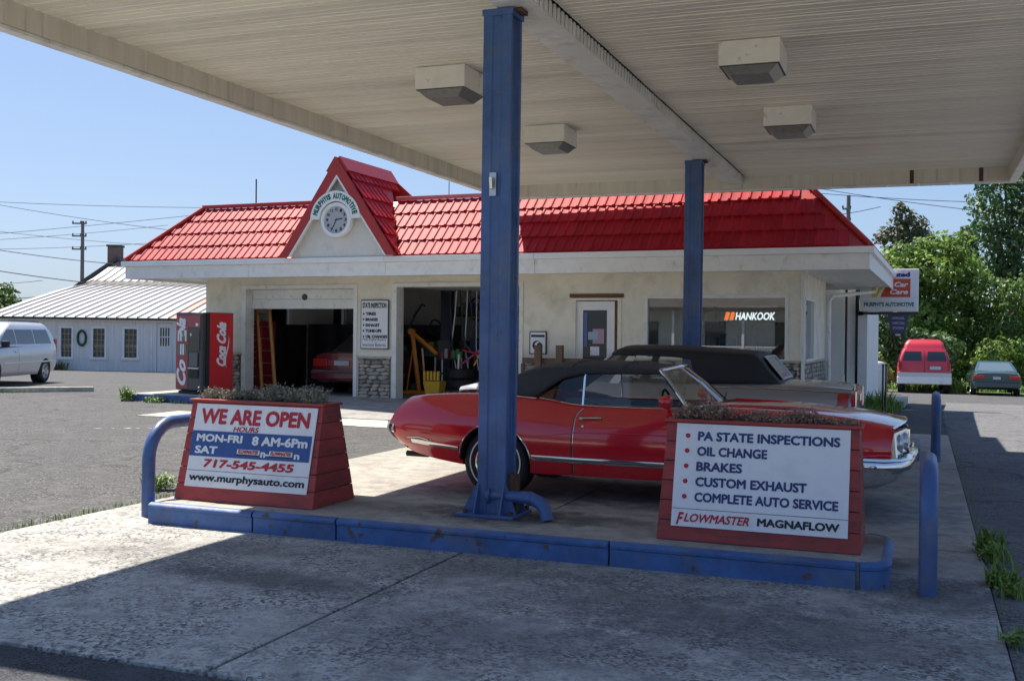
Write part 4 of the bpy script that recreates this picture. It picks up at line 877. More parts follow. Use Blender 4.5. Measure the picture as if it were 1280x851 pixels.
for i, (x, y, dx) in enumerate(hs):
    o = MB().tube([(0,0,2.55),(dx*.3,0,2.0),(dx*1.2,0,1.2),(dx*.5+.06,0,.6)], .018, 6).build('exhaust_pipe', M['alu'] if i % 2 else M['darkgrey'], smooth=50); o.matrix_world = inb(x, y); tag(o, ['leftmost thin grey pipe hanging beside the dark blue lift column','second thin pipe from the lift column, dull aluminium','third hanging pipe from the lift column, slightly bowed right','fourth hanging pipe, bowed left above the pink jack handles','fifth hanging pipe, near the blue canopy column','hanging pipe closest to the blue canopy column'][i], 'exhaust pipe', 'pipes hanging in the right bay')
wb = thing('workbench', 'cluttered dark workbench along the back of the right bay', 'workbench', mat=inb(-8.6,3.4))
MB().box(-.9,2.6,-.35,.35,.9,.96).build('bench_top', M['darkgrey'], wb); MB().box(-.9,2.6,-.3,.3,0,.899).build('cupboard', M['black'], wb)
rs = random.Random(9)
for k in range(12):
    x = -.8+k*.28; h_ = rs.uniform(.12,.5); c = rs.choice([(.3,.05,.15),(.05,.07,.2),(.35,.3,.05),(.3,.3,.3),(.05,.05,.05),(.45,.1,.05)]); MB().box(x,x+rs.uniform(.1,.24),-.25,0,.962,.962+h_).build('tool_case', mk('case', c, .6), wb, bevel=.01)
jb = thing('pink_handled_jack', 'jumble of pink and red jack handles beside the tyres', 'jack', mat=inb(-7.35,1.15))
for k, (a, b, c) in enumerate((((-.25,0,.75),(.45,0,1.25),'ink_red'),((-.2,0,1.1),(.5,-.05,.95),'ink_red'),((-.3,0,.3),(-.28,0,1.0),'white'),((.1,0,.75),(.5,0,1.5),'yellow'),((-.1,0,1.2),(.3,0,.8),'darkgrey'))): MB().tube([a, b], .022, 8).build('handle', mk('pink', (.5,.06,.2), .5) if k == 0 else M[c], jb)
MB().box(-.2,.35,-.1,.1,.03,.2).build('jack_body', M['coke_dark'], jb, bevel=.01)

# ================================================================ DRINKS MACHINE
vm = thing('drinks_machine', 'red and black drinks vending machine at the left corner of the garage', 'vending machine', loc=(-15.58,19.74,.152), rotz=math.atan2(-.34,.94))
VW, VD, VH = 1.03, .80, 1.80
MB().box(0,VW,.12,VD,.06,VH).build('cabinet', M['black'], vm, bevel=.01)
dr_ = MB().box(0,VW,0,.115,.08,VH-.003).build('door', M['darkgrey'], vm, bevel=.03)
MB().box(.05,.95,.05,.7,0,.06).build('plinth', M['black'], vm)
MB().box(VW+.001,VW+.006,.20,VD-.005,.09,VH-.01).build('side_panel', M['coke'], vm)
gp_ = MB().box(.03,.50,-.006,-.001,.12,VH-.06).build('graphic_panel', M['coke_dark'], dr_)
MB().box(.51,.98,-.012,-.001,1.47,VH-.06).build('header_panel', M['coke_dark'], dr_)
MB().box(.52,.96,-.016,-.001,.95,1.44).build('control_panel', M['black_gloss'], dr_, bevel=.01); MB().box(.58,.90,-.024,-.016,.62,.92).build('display_window', mk('display', (.10,.11,.12), .3), dr_)
MB().box(.56,.92,-.02,-.001,.36,.54).build('delivery_slot', M['black'], dr_, bevel=.01); MB().box(.54,.94,-.03,-.001,.56,.59).build('slot_lip', M['alu'], dr_)
MB().box(.60,.66,-.022,-.016,1.28,1.34).build('coin_slot', M['alu'], dr_); MB().box(.80,.90,-.012,-.0125+.0,1.50,1.56).build('sticker', M['banner'], dr_)
for r in range(2):
    for c in range(4):
        b_ = MB().box(.10+c*.095,.165+c*.095,-.014,-.007,.86+r*.30,1.10+r*.30).build('selection_button', M['banner'] if (c+r) % 3 else mk('green drink', (.05,.25,.12), .4), gp_, bevel=.004)
def coke(parent, M4, cx, z0, z1, half):
    """vertical script lettering, reading upward"""
    R90 = RY(R(-90))
    L_ = z1-z0
    text('Coca', 0, L_*.45, -half*.75, half*.9, M['ink_white'], parent, M4 @ T(cx,0,z0) @ R90, bold=.025, shear=.45)
    text('Cola', L_*.50, L_*.98, -half*.75, half*.9, M['ink_white'], parent, M4 @ T(cx,0,z0) @ R90, bold=.025, shear=.45)
    pts = []; mb = MB(); rows = [[], []]
    for k in range(25):
        t_ = k/24; x = -L_*.04+L_*.72*t_; z = -half*.95+half*.28*math.sin(t_*PI*1.6+.4); th = half*.22*math.sin(PI*min(1, t_*1.02))+.002
        rows[0].append((x, -.002, z-th*.5)); rows[1].append((x, -.002, z+th*.5))
    mb.grid(rows); o = mb.build('swash', M['ink_white'], parent); o.data.transform(M4 @ T(cx,0,z0) @ R90)
S4 = T(VW+.0065,0,0) @ RZ(R(90))
coke(vm, S4, .50, .62, 1.62, .15)
# oversized cropped script on the front panel: two pieces, kept inside the panel
text('Co', .02,.60,-.17,.20, M['ink_white'], dr_, T(.26,-.0065,.16) @ RY(R(-90)), bold=.02, shear=.4)
text('ola', .0,.42,-.17,.20, M['ink_white'], dr_, T(.24,-.0065,1.26) @ RY(R(-90)), bold=.02, shear=.4)
# dark dust sheet over a car in the right bay, with a red edge
dc = thing('sheeted_car', 'car under a black dust sheet behind the orange crane in the right bay', 'covered car', mat=inb(-10.1,3.2))
prf_ = [(-.95,.0),(-.98,.55),(-.80,.95),(-.55,1.38),(.1,1.48),(.62,1.36),(.92,.95),(1.02,.55),(1.0,.0)]
MB().grid([[(x, y, z*(1 if 0 < i < 3 else .93)+.02*math.sin(x*7+y*3)) for x, z in prf_] for i, y in enumerate((-.1,.0,1.2,1.4))], cap=True).build('sheet', M['black_gloss'], dc, smooth=40)
MB().tube([(-.8,-.12,1.30),(.1,-.12,1.40),(.75,-.12,1.28)], .025, 6).build('red_edge', M['coke_dark'], dc)
MB().tube([(-.1,.3,1.45),(.15,.3,1.95),(.35,.3,2.2),(.42,.3,2.15)], .03, 6).build('bent_pipe', M['darkgrey'], dc)
# upper shelf, coiled hoses and belts at the back of the right bay
us = thing('wall_shelf', 'high shelf crowded with tins and boxes on the back wall of the right bay', 'shelf', mat=inb(-9.4,6.9))
MB().box(-1.0,3.0,-.3,.25,1.95,1.99).build('shelf_board', M['wood'], us)
rs = random.Random(21); x = -.95
while x < 2.8:
    w_ = rs.uniform(.10,.26); c = rs.choice([(.4,.08,.05),(.08,.12,.35),(.5,.45,.1),(.45,.45,.42),(.1,.1,.1),(.15,.3,.15)])
    MB().box(x,x+w_,-.2,.05,1.991,1.991+rs.uniform(.12,.4)).build('tin', mk('tin', c, .5), us, bevel=.006); x += w_+rs.uniform(.01,.08)
for i, (x, y, z, r, lb) in enumerate(((-8.05,3.1,2.2,.22,'black coiled hose hanging highest beside the lift column'),(-7.6,3.0,1.95,.26,'black coiled hose hanging next to the blue canopy column'),(-9.35,3.4,1.75,.15,'small dark belt loop hanging at the left of the right bay'))):
    o = MB().tube([(r*math.cos(a), .03*math.sin(3*a), r*1.25*math.sin(a)) for a in np.linspace(0,TAU*2.9,60)], .022, 6).build('coiled_hose', M['black'], smooth=50); o.matrix_world = inb(x, y, z); tag(o, lb, 'hose', 'hoses hanging in the right bay')
ta = thing('tool_trolley', 'grey tool trolley with coloured tins between crane and tyres in the right bay', 'trolley', mat=inb(-8.3,2.2))
for z in (.1,.5,.85): MB().box(-.35,.35,-.2,.2,z,z+.03).build('tray', M['darkgrey'], ta)
for sx in (-.34,.34):
    for sy in (-.19,.19): MB().box(sx-.015,sx+.015,sy-.015,sy+.015,0,.9).build('leg', M['alu'], ta)
for k in range(7):
    c = rs.choice([(.5,.05,.05),(.1,.2,.5),(.6,.5,.1),(.5,.5,.5),(.05,.3,.1)]); MB().lathe([(.045,0),(.045,.16+.03*(k%3))], 12, c=(-.28+k*.09, rs.uniform(-.1,.1), .881)).build('can', mk('can', c, .4), ta)
# ================================================================ VEHICLES
class Body:
    """car-local: x forward, y left, z up. Tables along x."""
    def __init__(s, xs, **tb): s.xs = xs; s.tb = tb; s.rb = tb.pop('rear_bulge', None); s.fb = tb.pop('front_bulge', None)
    def g(s, k, x): return pch(s.xs, s.tb[k], x)
    def sy(s, x, z):
        zb, zm, zs = s.g('zb',x)+.05, s.g('zm',x), s.g('zs',x); wb, wm, ws = s.g('wb',x), s.g('wm',x), s.g('ws',x)
        if z < zm:
            t = max(0, (z-zb)/(zm-zb)); return wb+(wm-wb)*math.sin(t*PI/2)**.8
        t = min(1, (z-zm)/max(1e-4, zs-zm)); return wm-(wm-ws)*(t**s.pw)
    pw = 2.0
    def ring(s, x):
        zb, zs, zt, ws, wb = (s.g(k,x) for k in ('zb','zs','zt','ws','wb'))
        h = [(0,zb),(wb-.10,zb),(wb-.015,zb+.012)]
        z0 = zb+.05; n = 14
        for i in range(n): z = z0+(zs-.012-z0)*i/(n-1); h.append((s.sy(x,z), z))
        h.append((ws-.012, zs+.004)); h.append((ws-.035, zs+.012+ (zt-zs)*.08))
        for i in range(1, 8): t = i/7; h.append(((ws-.035)*(1-t), zs+.012+(zt-zs-.012)*(1-(1-t)**2.2*.92)))
        return h
    fp = 0; rp = 0
    def xo(s, x, z, y=None):
        L0, L1 = s.xs[0], s.xs[-1]; r = 0
        if y is None: y = s.g('wm', x)
        if s.fp and x > L1-.5: r -= s.fp*(abs(y)/.9)**2.2*((x-(L1-.5))/.5)
        if s.rp and x < L0+.5: r += s.rp*(abs(y)/.9)**2.2*((L0+.5-x)/.5)
        if s.rb and x < L0+.5: r += s.rb(z)*((L0+.5-x)/.5)**1.5
        if s.fb and x > L1-.5: r += s.fb(z)*((x-(L1-.5))/.5)**1.5
        return x+r
    def build(s, name, mat, parent, arches, wheel_r, tub=None, n=110, inner=.30):
        x0, x1 = s.xs[0], s.xs[-1]; mb = MB(); rows = []
        for i in range(n):
            t = i/(n-1); t = t-.10*math.sin(TAU*t)/TAU*1.2; x = x0+(x1-x0)*t; h = s.ring(x)
            full = [(s.xo(x,z,y), y, z) for y, z in h] + [(s.xo(x,z,y), -y, z) for y, z in h[-2:0:-1]]
            rows.append(full)
        mb.grid(rows, closed=True, cap=True)
        o = mb.build(name+'_tmp', mat, None, smooth=None)
        cut = MB()
        for ax, ar, az in arches:
            for sd in (1, -1):
                w_ = s.g('wm', ax); a, b = sd*(w_-inner), sd*(w_+.15); cut.lathe([(ar, min(a,b)), (ar, max(a,b))], 40, axis='y', c=(ax,0,az))
                # open the arch downwards
        co = cut.build('cut', mat, None)
        md = o.modifiers.new('b','BOOLEAN'); md.operation = 'DIFFERENCE'; md.object = co; md.solver = 'EXACT'
        objs = [co]
        if tub:
            for k, tb_ in enumerate(tub):
                c2 = MB().box(*tb_).build('cut', mat, None); m2 = o.modifiers.new('t%d'%k,'BOOLEAN'); m2.operation = 'DIFFERENCE'; m2.object = c2; m2.solver = 'EXACT'; objs.append(c2)
        me = applied(o); me.name = name
        for q in objs+[o]: bpy.data.objects.remove(q)
        me.shade_smooth(); me.set_sharp_from_angle(angle=R(28)); me.materials.clear(); me.materials.append(mat)
        b = link(name, me, parent)
        for ax, ar, az in arches:
            for sd in (1, -1):
                w_ = s.g('wm', ax)-.03; l = MB(); rr = ar-.006
                rows = [[(ax+rr*math.cos(TAU*k/36), sd*(w_-inner+.035), az+rr*math.sin(TAU*k/36)) for k in range(36)], [(ax+rr*math.cos(TAU*k/36), sd*min(w_, s.sy(ax, az+ar*.9)-.02), az+rr*math.sin(TAU*k/36)) for k in range(36)]]
                rows = [[p for p in r] for r in rows]
                l.grid([rows[0][:19], rows[1][:19]]); l.poly(rows[0]); l.build('wheel_well', M['black'], b, fix=False)
        return b
    def ribbon(s, name, mat, parent, pts, h, t=.010, sides=(1,-1), off=.0):
        for sd in sides:
            rows = []
            for i, (x, z) in enumerate(pts):
                a = pts[max(i-1,0)]; c = pts[min(i+1,len(pts)-1)]; d = Vector((c[0]-a[0], c[1]-a[1])).normalized(); nx, nz = -d.y*h/2, d.x*h/2
                r = []
                for (px, pz, o_) in ((x-nx,z-nz,-.004),(x-nx,z-nz,t*.6),(x-nx*.5,z-nz*.5,t),(x+nx*.5,z+nz*.5,t),(x+nx,z+nz,t*.6),(x+nx,z+nz,-.004)):
                    r.append((s.xo(px,pz), sd*(s.sy(px,pz)+o_+off), pz))
                rows.append(r)
            MB().grid(rows, closed=True, cap=True).build(name, mat, parent, smooth=40)
    def patch(s, name, mat, parent, x0, x1, z0, z1, sides=(1,-1), off=.004, nx=8, nz=4, skew=0):
        for sd in sides:
            rows = [[(s.xo(x0+(x1-x0)*i/nx+skew*j/nz, z0+(z1-z0)*j/nz), sd*(s.sy(x0+(x1-x0)*i/nx+skew*j/nz, z0+(z1-z0)*j/nz)+off), z0+(z1-z0)*j/nz) for i in range(nx+1)] for j in range(nz+1)]
            o = MB().grid(rows).build(name, mat, parent, smooth=60)
            m_ = o.modifiers.new('s','SOLIDIFY'); m_.thickness = .006; m_.offset = 0
def lin(a, b, n): return [tuple(a[i]+(b[i]-a[i])*k/(n-1) for i in range(len(a))) for k in range(n)]
def path(pts, n=8):
    out = []
    for a, b in zip(pts[:-1], pts[1:]): out += lin(a, b, n)[:-1]
    return out+[pts[-1]]
def wheel(parent, x, y, r, wd, sd, style='steel', white=False):
    """tyre mesh with rim child; sd=+1 left"""
    pr = [(r*.60,-wd*.5),(r*.66,-wd*.52),(r*.86,-wd*.54),(r*.96,-wd*.46),(r,-wd*.34),(r,wd*.34),(r*.96,wd*.46),(r*.86,wd*.54),(r*.66,wd*.52),(r*.60,wd*.5),(r*.58,0),(r*.60,-wd*.5)]
    t = MB().lathe(pr, 40, axis='y', cap=False).build('wheel', M['tyre'], parent, smooth=40); t.location = (x, y, r)
    f = sd*wd*.5
    rim = MB(); rp = [(r*.62,f*1.02),(r*.585,f*1.04),(r*.56,f*.8),(r*.50,f*.55),(r*.30,f*.60),(r*.24,f*.82),(r*.12,f*.92),(.001,f*.95)]
    rim.lathe(rp, 32, axis='y', cap=False); rm = rim.build('rim', M['chrome'] if style == 'chrome' else M['alu'], t, smooth=35)
    if style in ('alloy','chrome'):
        for k in range(5):
            a = TAU*k/5; sp = MB().hexa([(r*.1,f*.7,-r*.07),(r*.56,f*.86,-r*.05),(r*.56,f*.86,r*.05),(r*.1,f*.7,r*.07)], [(r*.1,f*1.0,-r*.06),(r*.56,f*1.0,-r*.04),(r*.56,f*1.0,r*.04),(r*.1,f*1.0,r*.06)]); o = sp.build('spoke', M['alu'], t); o.data.transform(RY(a))
    if white: MB().lathe([(r*.80,f*1.05),(r*.80,f*1.075),(r*.76,f*1.075),(r*.76,f*1.05)], 40, axis='y', cap=False).build('white_ring', M['white'], t, smooth=40)
    return t
def tri_strip_glass(name, rows, mat, parent, th=.004):
    o = MB().grid(rows).build(name, mat, parent, smooth=60, fix=False); return o

# ---------------------------------------------------------------- red convertible (hero)
rc = thing('red_convertible', 'glossy red two door convertible with closed black canvas top and chrome trim under the canopy', 'car', loc=(-2.65,10.63,-.0))
xs = [-2.42,-2.30,-2.0,-1.6,-1.2,-.8,-.4,.0,.5,1.0,1.5,1.9,2.25,2.45]
RB = Body(xs,
  zb=[.42,.37,.33,.28,.25,.235,.235,.235,.235,.235,.24,.26,.33,.40],
  zm=[.64,.63,.62,.60,.58,.56,.56,.56,.56,.57,.60,.62,.62,.62],
  zs=[.925,.935,.955,.978,.985,.955,.90,.895,.90,.905,.895,.875,.84,.805],
  zt=[.945,.955,.97,.988,.995,.97,.93,.93,.935,.975,.97,.945,.90,.85],
  wb=[.72,.76,.82,.86,.88,.88,.88,.88,.88,.88,.88,.86,.83,.80],
  wm=[.86,.89,.93,.965,.975,.955,.93,.93,.94,.95,.96,.95,.92,.88],
  ws=[.77,.785,.80,.81,.80,.78,.77,.78,.80,.81,.81,.81,.81,.80],
  rear_bulge=lambda z: -.03+1.9*(z-.60)**2 if z > .60 else -.03+3.4*(z-.60)**2,
  front_bulge=lambda z: .10-.25*max(0, .60-z)-.5*max(0, z-.8))
RB.pw = 2.2; RB.fp = .13; RB.rp = .05
body = RB.build('body', M['car_red'], rc, [(-1.22,.365,.345),(1.62,.365,.345)], .335, tub=[(-1.05,.62,-.64,.64,.42,1.2)])
for x in (-1.22, 1.62):
    for sd in (1, -1): wheel(rc, x, sd*.80, .335, .205, sd, 'chrome', white=True)
# chrome side moulding along the sill, arches, rear
def arch_pts(cx, cz, r, a0, a1, n=22): return [(cx+r*math.cos(R(a0+(a1-a0)*k/n)), cz+r*math.sin(R(a0+(a1-a0)*k/n))) for k in range(n+1)]
RB.ribbon('chrome_moulding', M['chrome'], rc, path([(-.835,.405),(-.4,.398),(.3,.398),(1.22,.400)], 10), .052, .014)
RB.ribbon('chrome_moulding', M['chrome'], rc, path([(-2.16,.505),(-1.9,.485),(-1.60,.455)], 8), .046, .014)
RB.ribbon('chrome_moulding', M['chrome'], rc, path([(-2.20,.535),(-2.05,.545),(-1.93,.520)], 6), .010, .012)
RB.ribbon('chrome_moulding', M['chrome'], rc, path([(2.0,.42),(2.2,.45)], 6), .05, .014)
RB.ribbon('wheel_arch_trim', M['chrome'], rc, arch_pts(-1.22,.345,.375,8,170), .016, .012)
RB.ribbon('wheel_arch_trim', M['chrome'], rc, arch_pts(1.62,.345,.375,8,170), .016, .012)
RB.ribbon('moulding_infill', M['darkgrey'], rc, path([(-.80,.398),(.3,.393),(1.2,.395)], 10), .012, .0165)
# door and panel gaps with chrome edge
gapm = M['black']
def vline(x0, x1, z0, z1, n=14): return [(x0+(x1-x0)*k/n+.0, z0+(z1-z0)*k/n) for k in range(n+1)]
door_rear = [(-.375,.885),(-.405,.86),(-.425,.82),(-.432,.75),(-.435,.6),(-.435,.45),(-.432,.27)]
RB.ribbon('door_gap', gapm, rc, path(door_rear, 4), .010, .0015)
RB.ribbon('door_edge_chrome', M['chrome'], rc, path([(a+.010, b) for a, b in door_rear], 4), .006, .004)
RB.ribbon('door_gap', gapm, rc, path([(.86,.88),(.88,.6),(.88,.27)], 6), .010, .0015)
RB.ribbon('door_handle', M['chrome'], rc, path([(-.355,.80),(-.26,.806),(-.16,.808)], 5), .020, .028)
RB.ribbon('handle_button', M['chrome'], rc, [(-.375,.797),(-.34,.799)], .036, .020); RB.ribbon('lock', M['chrome'], rc, [(-.345,.725),(-.325,.725)], .022, .008)
RB.ribbon('body_crease', M['car_red'], rc, path([(-.86,.60),(-.4,.665),(.3,.675),(1.0,.66)], 8), .010, .005)
RB.ribbon('fuel_marker', M['chrome'], rc, [(1.05,.56),(1.20,.56)], .02, .006)
# rear bumper and tail
def bumper(parent, pts, prof, mat, name='bumper'):
    rows = []
    for i, p in enumerate(pts):
        a = Vector(pts[max(i-1,0)]); c = Vector(pts[min(i+1,len(pts)-1)]); d = (c-a).normalized(); n_ = Vector((d.y,-d.x,0))
        rows.append([tuple(Vector(p)+n_*u+Vector((0,0,v))) for u, v in prof])
    return MB().grid(rows, closed=True, cap=True).build(name, mat, parent, smooth=45)
bp = [(0,-.045),(.035,-.04),(.05,0),(.04,.045),(.01,.06),(-.02,.045),(-.02,-.04)]
rbp = [(-2.32,.85,.585),(-2.40,.81,.59),(-2.445,.72,.60),(-2.475,.5,.605),(-2.485,.2,.605),(-2.485,-.2,.605),(-2.475,-.5,.605),(-2.445,-.72,.60),(-2.40,-.81,.59),(-2.32,-.85,.585)]
bumper(rc, [(x,y,z+.03) for x, y, z in rbp], bp, M['chrome'], 'rear_bumper')
RB.ribbon('black_tail_edge', M['black_gloss'], rc, path([(-2.405,.66),(-2.405,.54),(-2.40,.46),(-2.36,.42)], 6), .035, .014)
for sd in (1,-1): MB().hexa([(-2.47,sd*.45,.66),(-2.40,sd*.45,.66),(-2.38,sd*.70,.66),(-2.44,sd*.70,.66)][::sd], [(-2.37,sd*.45,.83),(-2.30,sd*.45,.83),(-2.28,sd*.66,.83),(-2.34,sd*.66,.83)][::sd]).build('tail_lamp', M['lamp_red'], rc)
# exhaust tips
for sd in (1,-1): MB().tube([(-2.35,sd*.55,.33),(-2.1,sd*.55,.33)], .03, 10).build('exhaust_tip', M['black'], rc, smooth=40)
# front: bezel, headlamps, grille, bumper
for sd in (1,-1):
    MB().hexa([(2.48,sd*.22,.56),(2.565,sd*.22,.56),(2.475,sd*.845,.56),(2.38,sd*.845,.56)][::sd], [(2.46,sd*.22,.785),(2.545,sd*.22,.785),(2.455,sd*.825,.785),(2.36,sd*.825,.785)][::sd]).build('headlamp_bezel', M['chrome'], rc, bevel=.012)
    for yy in (.38, .64): MB().lathe([(.078,2.46),(.085,2.553-(yy-.22)*.15),(.07,2.575-(yy-.22)*.15),(.001,2.585-(yy-.22)*.15)], 24, axis='x', c=(0,sd*yy,.675)).build('headlamp', M['alu'], rc, smooth=40)
    for k in range(7): MB().box(2.54,2.565,sd*.03+sd*k*.026-.004,sd*.03+sd*k*.026+.004,.60,.77).build('grille_bar', M['chrome'], rc)
MB().box(2.50,2.54,-.22,.22,.57,.78).build('grille', M['black'], rc)
fbp = [(2.20,-.93,.50),(2.36,-.925,.50),(2.47,-.87,.505),(2.535,-.72,.51),(2.565,-.45,.515),(2.585,-.15,.52),(2.585,.15,.52),(2.565,.45,.515),(2.535,.72,.51),(2.47,.87,.505),(2.36,.925,.50),(2.20,.93,.50)]
bumper(rc, fbp, [(0,-.055),(.03,-.05),(.045,-.01),(.03,.03),(.055,.045),(.05,.065),(0,.07),(-.02,.05),(-.02,-.05)], M['chrome'], 'front_bumper')
rows = [[(x*sx+dx, y*sy, z+dz) for x, y, z in [(2.10,-.90,.50)]+fbp[1:-1]+[(2.10,.90,.50)]] for sx, dx, sy, dz in ((1,-.01,.985,-.03),(.995,-.01,.98,-.09),(.975,-.02,.965,-.16),(.95,-.05,.94,-.21),(.94,-.10,.92,-.22))]
MB().grid(rows).build('front_valance', M['chrome'], rc, smooth=50)
for sd in (1,-1): MB().box(2.555,2.60,sd*.28-.035,sd*.28+.035,.46,.62).build('bumper_guard', M['chrome'], rc, bevel=.012)
# hood edges
MB().tube([(2.44,0,.860),(2.2,0,.908),(1.4,0,.975),(.95,0,.985)], .006, 6).build('hood_crease', M['car_red'], rc)
for sd in (1,-1): MB().tube([(2.38,sd*.60,.848),(2.1,sd*.60,.892),(1.5,sd*.60,.940),(.92,sd*.60,.945)], .004, 6).build('hood_gap', M['black'], rc)
MB().tube([(2.535-.135*(abs(y)/.9)**2.2,y,.815+.035*(1-(y/.8)**2)) for y in np.linspace(-.8,.8,17)], .009, 6).build('nose_trim', M['chrome'], rc)
# mirror
mr = MB().lathe([(.001,-.07),(.045,-.06),(.062,-.02),(.066,.03),(.06,.05),(.001,.05)], 18, axis='x', c=(.47,-.93,.985)).build('mirror', M['car_red'], rc, smooth=50); MB().tube([(.47,-.80,.90),(.47,-.90,.95)], .016, 8).build('mirror_stalk', M['car_red'], mr)
MB().tube([(.47,.80,.90),(.47,.90,.95)], .016, 8).lathe([(.001,-.07),(.045,-.06),(.062,-.02),(.066,.03),(.001,.05)], 18, axis='x', c=(.47,.93,.985)).build('mirror', M['car_red'], rc, smooth=50)
# windscreen
def bez(a, b, c, n=12): return [tuple(Vector(a)*(1-t)**2+Vector(b)*2*t*(1-t)+Vector(c)*t*t) for t in [k/n for k in range(n+1)]]
bot = bez((.64,-.755,.925),(1.10,0,.975),(.64,.755,.925)); top = bez((.34,-.60,1.262),(.52,0,1.32),(.34,.60,1.262))
tri_strip_glass('windscreen', [bot, [tuple((Vector(a)+Vector(b))/2+Vector((.012,0,.01))) for a, b in zip(bot, top)], top], M['glass'], rc)
fr_ = MB(); fr_.tube(bot, .012, 8); fr_.tube(top, .020, 8)
for s_ in (0,-1): fr_.tube([bot[s_], top[s_]], .021, 8)
fr_.build('windscreen_frame', M['chrome'], rc, smooth=50)
MB().grid([[tuple(Vector(p)+Vector((.0,0,.0))) for p in bot], [tuple(Vector(p)+Vector((.13,0,-.008))) for p in bot]]).build('cowl', M['black'], rc)
for a, b in (((.80,-.45,.965),(.72,-.05,1.03)),((.86,-.05,.975),(.80,.38,1.02))): MB().tube([a, b], .006, 6).build('wiper', M['black'], rc)
MB().box(.40,.42,-.10,.10,1.18,1.235).build('rear_view_mirror', M['alu'], rc, bevel=.008)
# soft top
def soft_top(parent, mat, xs_, zlow, ylow, zrail, yrail, ztop, name='soft_top', n=40, rail_n=7):
    rows = []
    for i in range(n):
        x = xs_[0]+(xs_[-1]-xs_[0])*i/(n-1); zl, yl, zr_, yr, zt_ = (pch(xs_, q, x) for q in (zlow,ylow,zrail,yrail,ztop))
        h = [(yl+(yr-yl)*k/4, zl+(zr_-zl)*k/4) for k in range(4)]
        for k in range(9):
            a = PI/2*k/8; h.append((yr*math.cos(a)**.75, zr_+(zt_-zr_)*math.sin(a)**.85))
        rows.append([(x, -y, z) for y, z in h] + [(x, y, z) for y, z in h[-2::-1]])
    o = MB().grid(rows).build(name, mat, parent, smooth=50); m_ = o.modifiers.new('s','SOLIDIFY'); m_.thickness = .018; m_.offset = -1; return o
tx = [-1.42,-1.30,-1.12,-.98,-.84,-.60,-.40,0.0,.37]
st_ = soft_top(rc, M['softtop'], tx, [.985,.985,.98,.975,1.00,1.175,1.222,1.232,1.235], [.70,.73,.76,.775,.77,.69,.655,.64,.60], [.99,1.04,1.14,1.20,1.232,1.250,1.255,1.250,1.245], [.69,.70,.70,.69,.68,.67,.655,.64,.60], [1.02,1.09,1.205,1.265,1.298,1.325,1.330,1.322,1.285])
for x in (-.62,.0): 
    pass
MB().tube([(-1.43,y,.995+.02*(1-(y/.7)**2)) for y in np.linspace(-.72,.72,13)], .010, 6).build('beltline_chrome', M['chrome'], rc)
for sd in (1,-1):
    MB().tube([(-1.42,sd*.73,.99),(-1.2,sd*.775,.988),(-.98,sd*.80,.975),(-.84,sd*.79,.965)], .008, 6).build('beltline_chrome', M['chrome'], rc)
    MB().tube([(-.86,sd*.775,.99),(-.60,sd*.70,1.172),(-.40,sd*.668,1.218),(0,sd*.652,1.228),(.34,sd*.612,1.236)], .013, 6).build('top_seal', M['black'], rc, smooth=50)
    # side glass
    xa = np.linspace(-.84,.62,16); rows = []
    def ztop_(x): return pch([-.84,-.60,-.40,.0,.36,.62],[.99,1.165,1.212,1.222,1.225,.935], x)
    def ybot(x): return RB.sy(x,.89)-.055
    rows = [[(x, sd*ybot(x), RB.g('zs',x)-.02) for x in xa], [(x, sd*(ybot(x)*.5+.5*(.66+.10*max(0,(1.22-ztop_(x))/.3))), (RB.g('zs',x)-.02+ztop_(x))/2) for x in xa], [(x, sd*(.655+.11*max(0,(1.22-ztop_(x))/.3)), ztop_(x)) for x in xa]]
    tri_strip_glass('side_window', rows, M['glass'], rc)
    MB().tube([(-.385,sd*.735,.90),(-.385,sd*.664,1.215)], .011, 6).build('window_divider', M['chrome'], rc)
    MB().tube([(x, sd*(RB.g('ws',x)-.035), RB.g('zs',x)+.010) for x in np.linspace(-.84,.64,14)], .008, 6).build('window_sill_chrome', M['chrome'], rc, smooth=50)
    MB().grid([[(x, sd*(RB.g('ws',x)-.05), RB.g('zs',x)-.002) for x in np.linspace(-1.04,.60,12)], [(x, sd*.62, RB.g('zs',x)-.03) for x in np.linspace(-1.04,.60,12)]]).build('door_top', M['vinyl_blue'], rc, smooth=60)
# interior
MB().box(-1.04,.61,-.63,.63,.425,.45).build('carpet', M['darkgrey'], rc)
def seat(parent, x, y, wd, mat, zb=.45, h=.55):
    s_ = MB().box(x-.02,x+.50,y-wd/2,y+wd/2,zb,zb+.2).build('seat', mat, parent, bevel=.04); MB().hexa([(x-.12,y-wd/2,zb+.1),(x+.05,y-wd/2,zb+.1),(x+.05,y+wd/2,zb+.1),(x-.12,y+wd/2,zb+.1)], [(x-.22,y-wd/2+.04,zb+h),(x-.12,y-wd/2+.04,zb+h),(x-.12,y+wd/2-.04,zb+h),(x-.22,y+wd/2-.04,zb+h)]).build('seat_back', mat, s_, bevel=.03); return s_
seat(rc,-.35,-.34,.50,M['vinyl'],h=.42); seat(rc,-.35,.34,.50,M['vinyl'],h=.42); seat(rc,-.86,0,1.1,M['vinyl'],h=.36)
MB().hexa([(.35,-.62,.55),(.60,-.62,.55),(.60,.62,.55),(.35,.62,.55)], [(.44,-.62,.93),(.66,-.62,.93),(.66,.62,.93),(.44,.62,.93)]).build('dashboard', M['vinyl'], rc, bevel=.03)
sw = MB(); sw.tube([(.20+.09*math.cos(a)*-.4, .36+.19*math.sin(a), .86+.17*math.cos(a)) for a in np.linspace(0,TAU,25)], .013, 8); sw.tube([(.20,.36,.86),(.42,.36,.76)], .03, 8); sw.tube([(.21,.18,.86),(.21,.54,.86)], .014, 6); sw.build('steering_wheel', M['black'], rc, smooth=50)

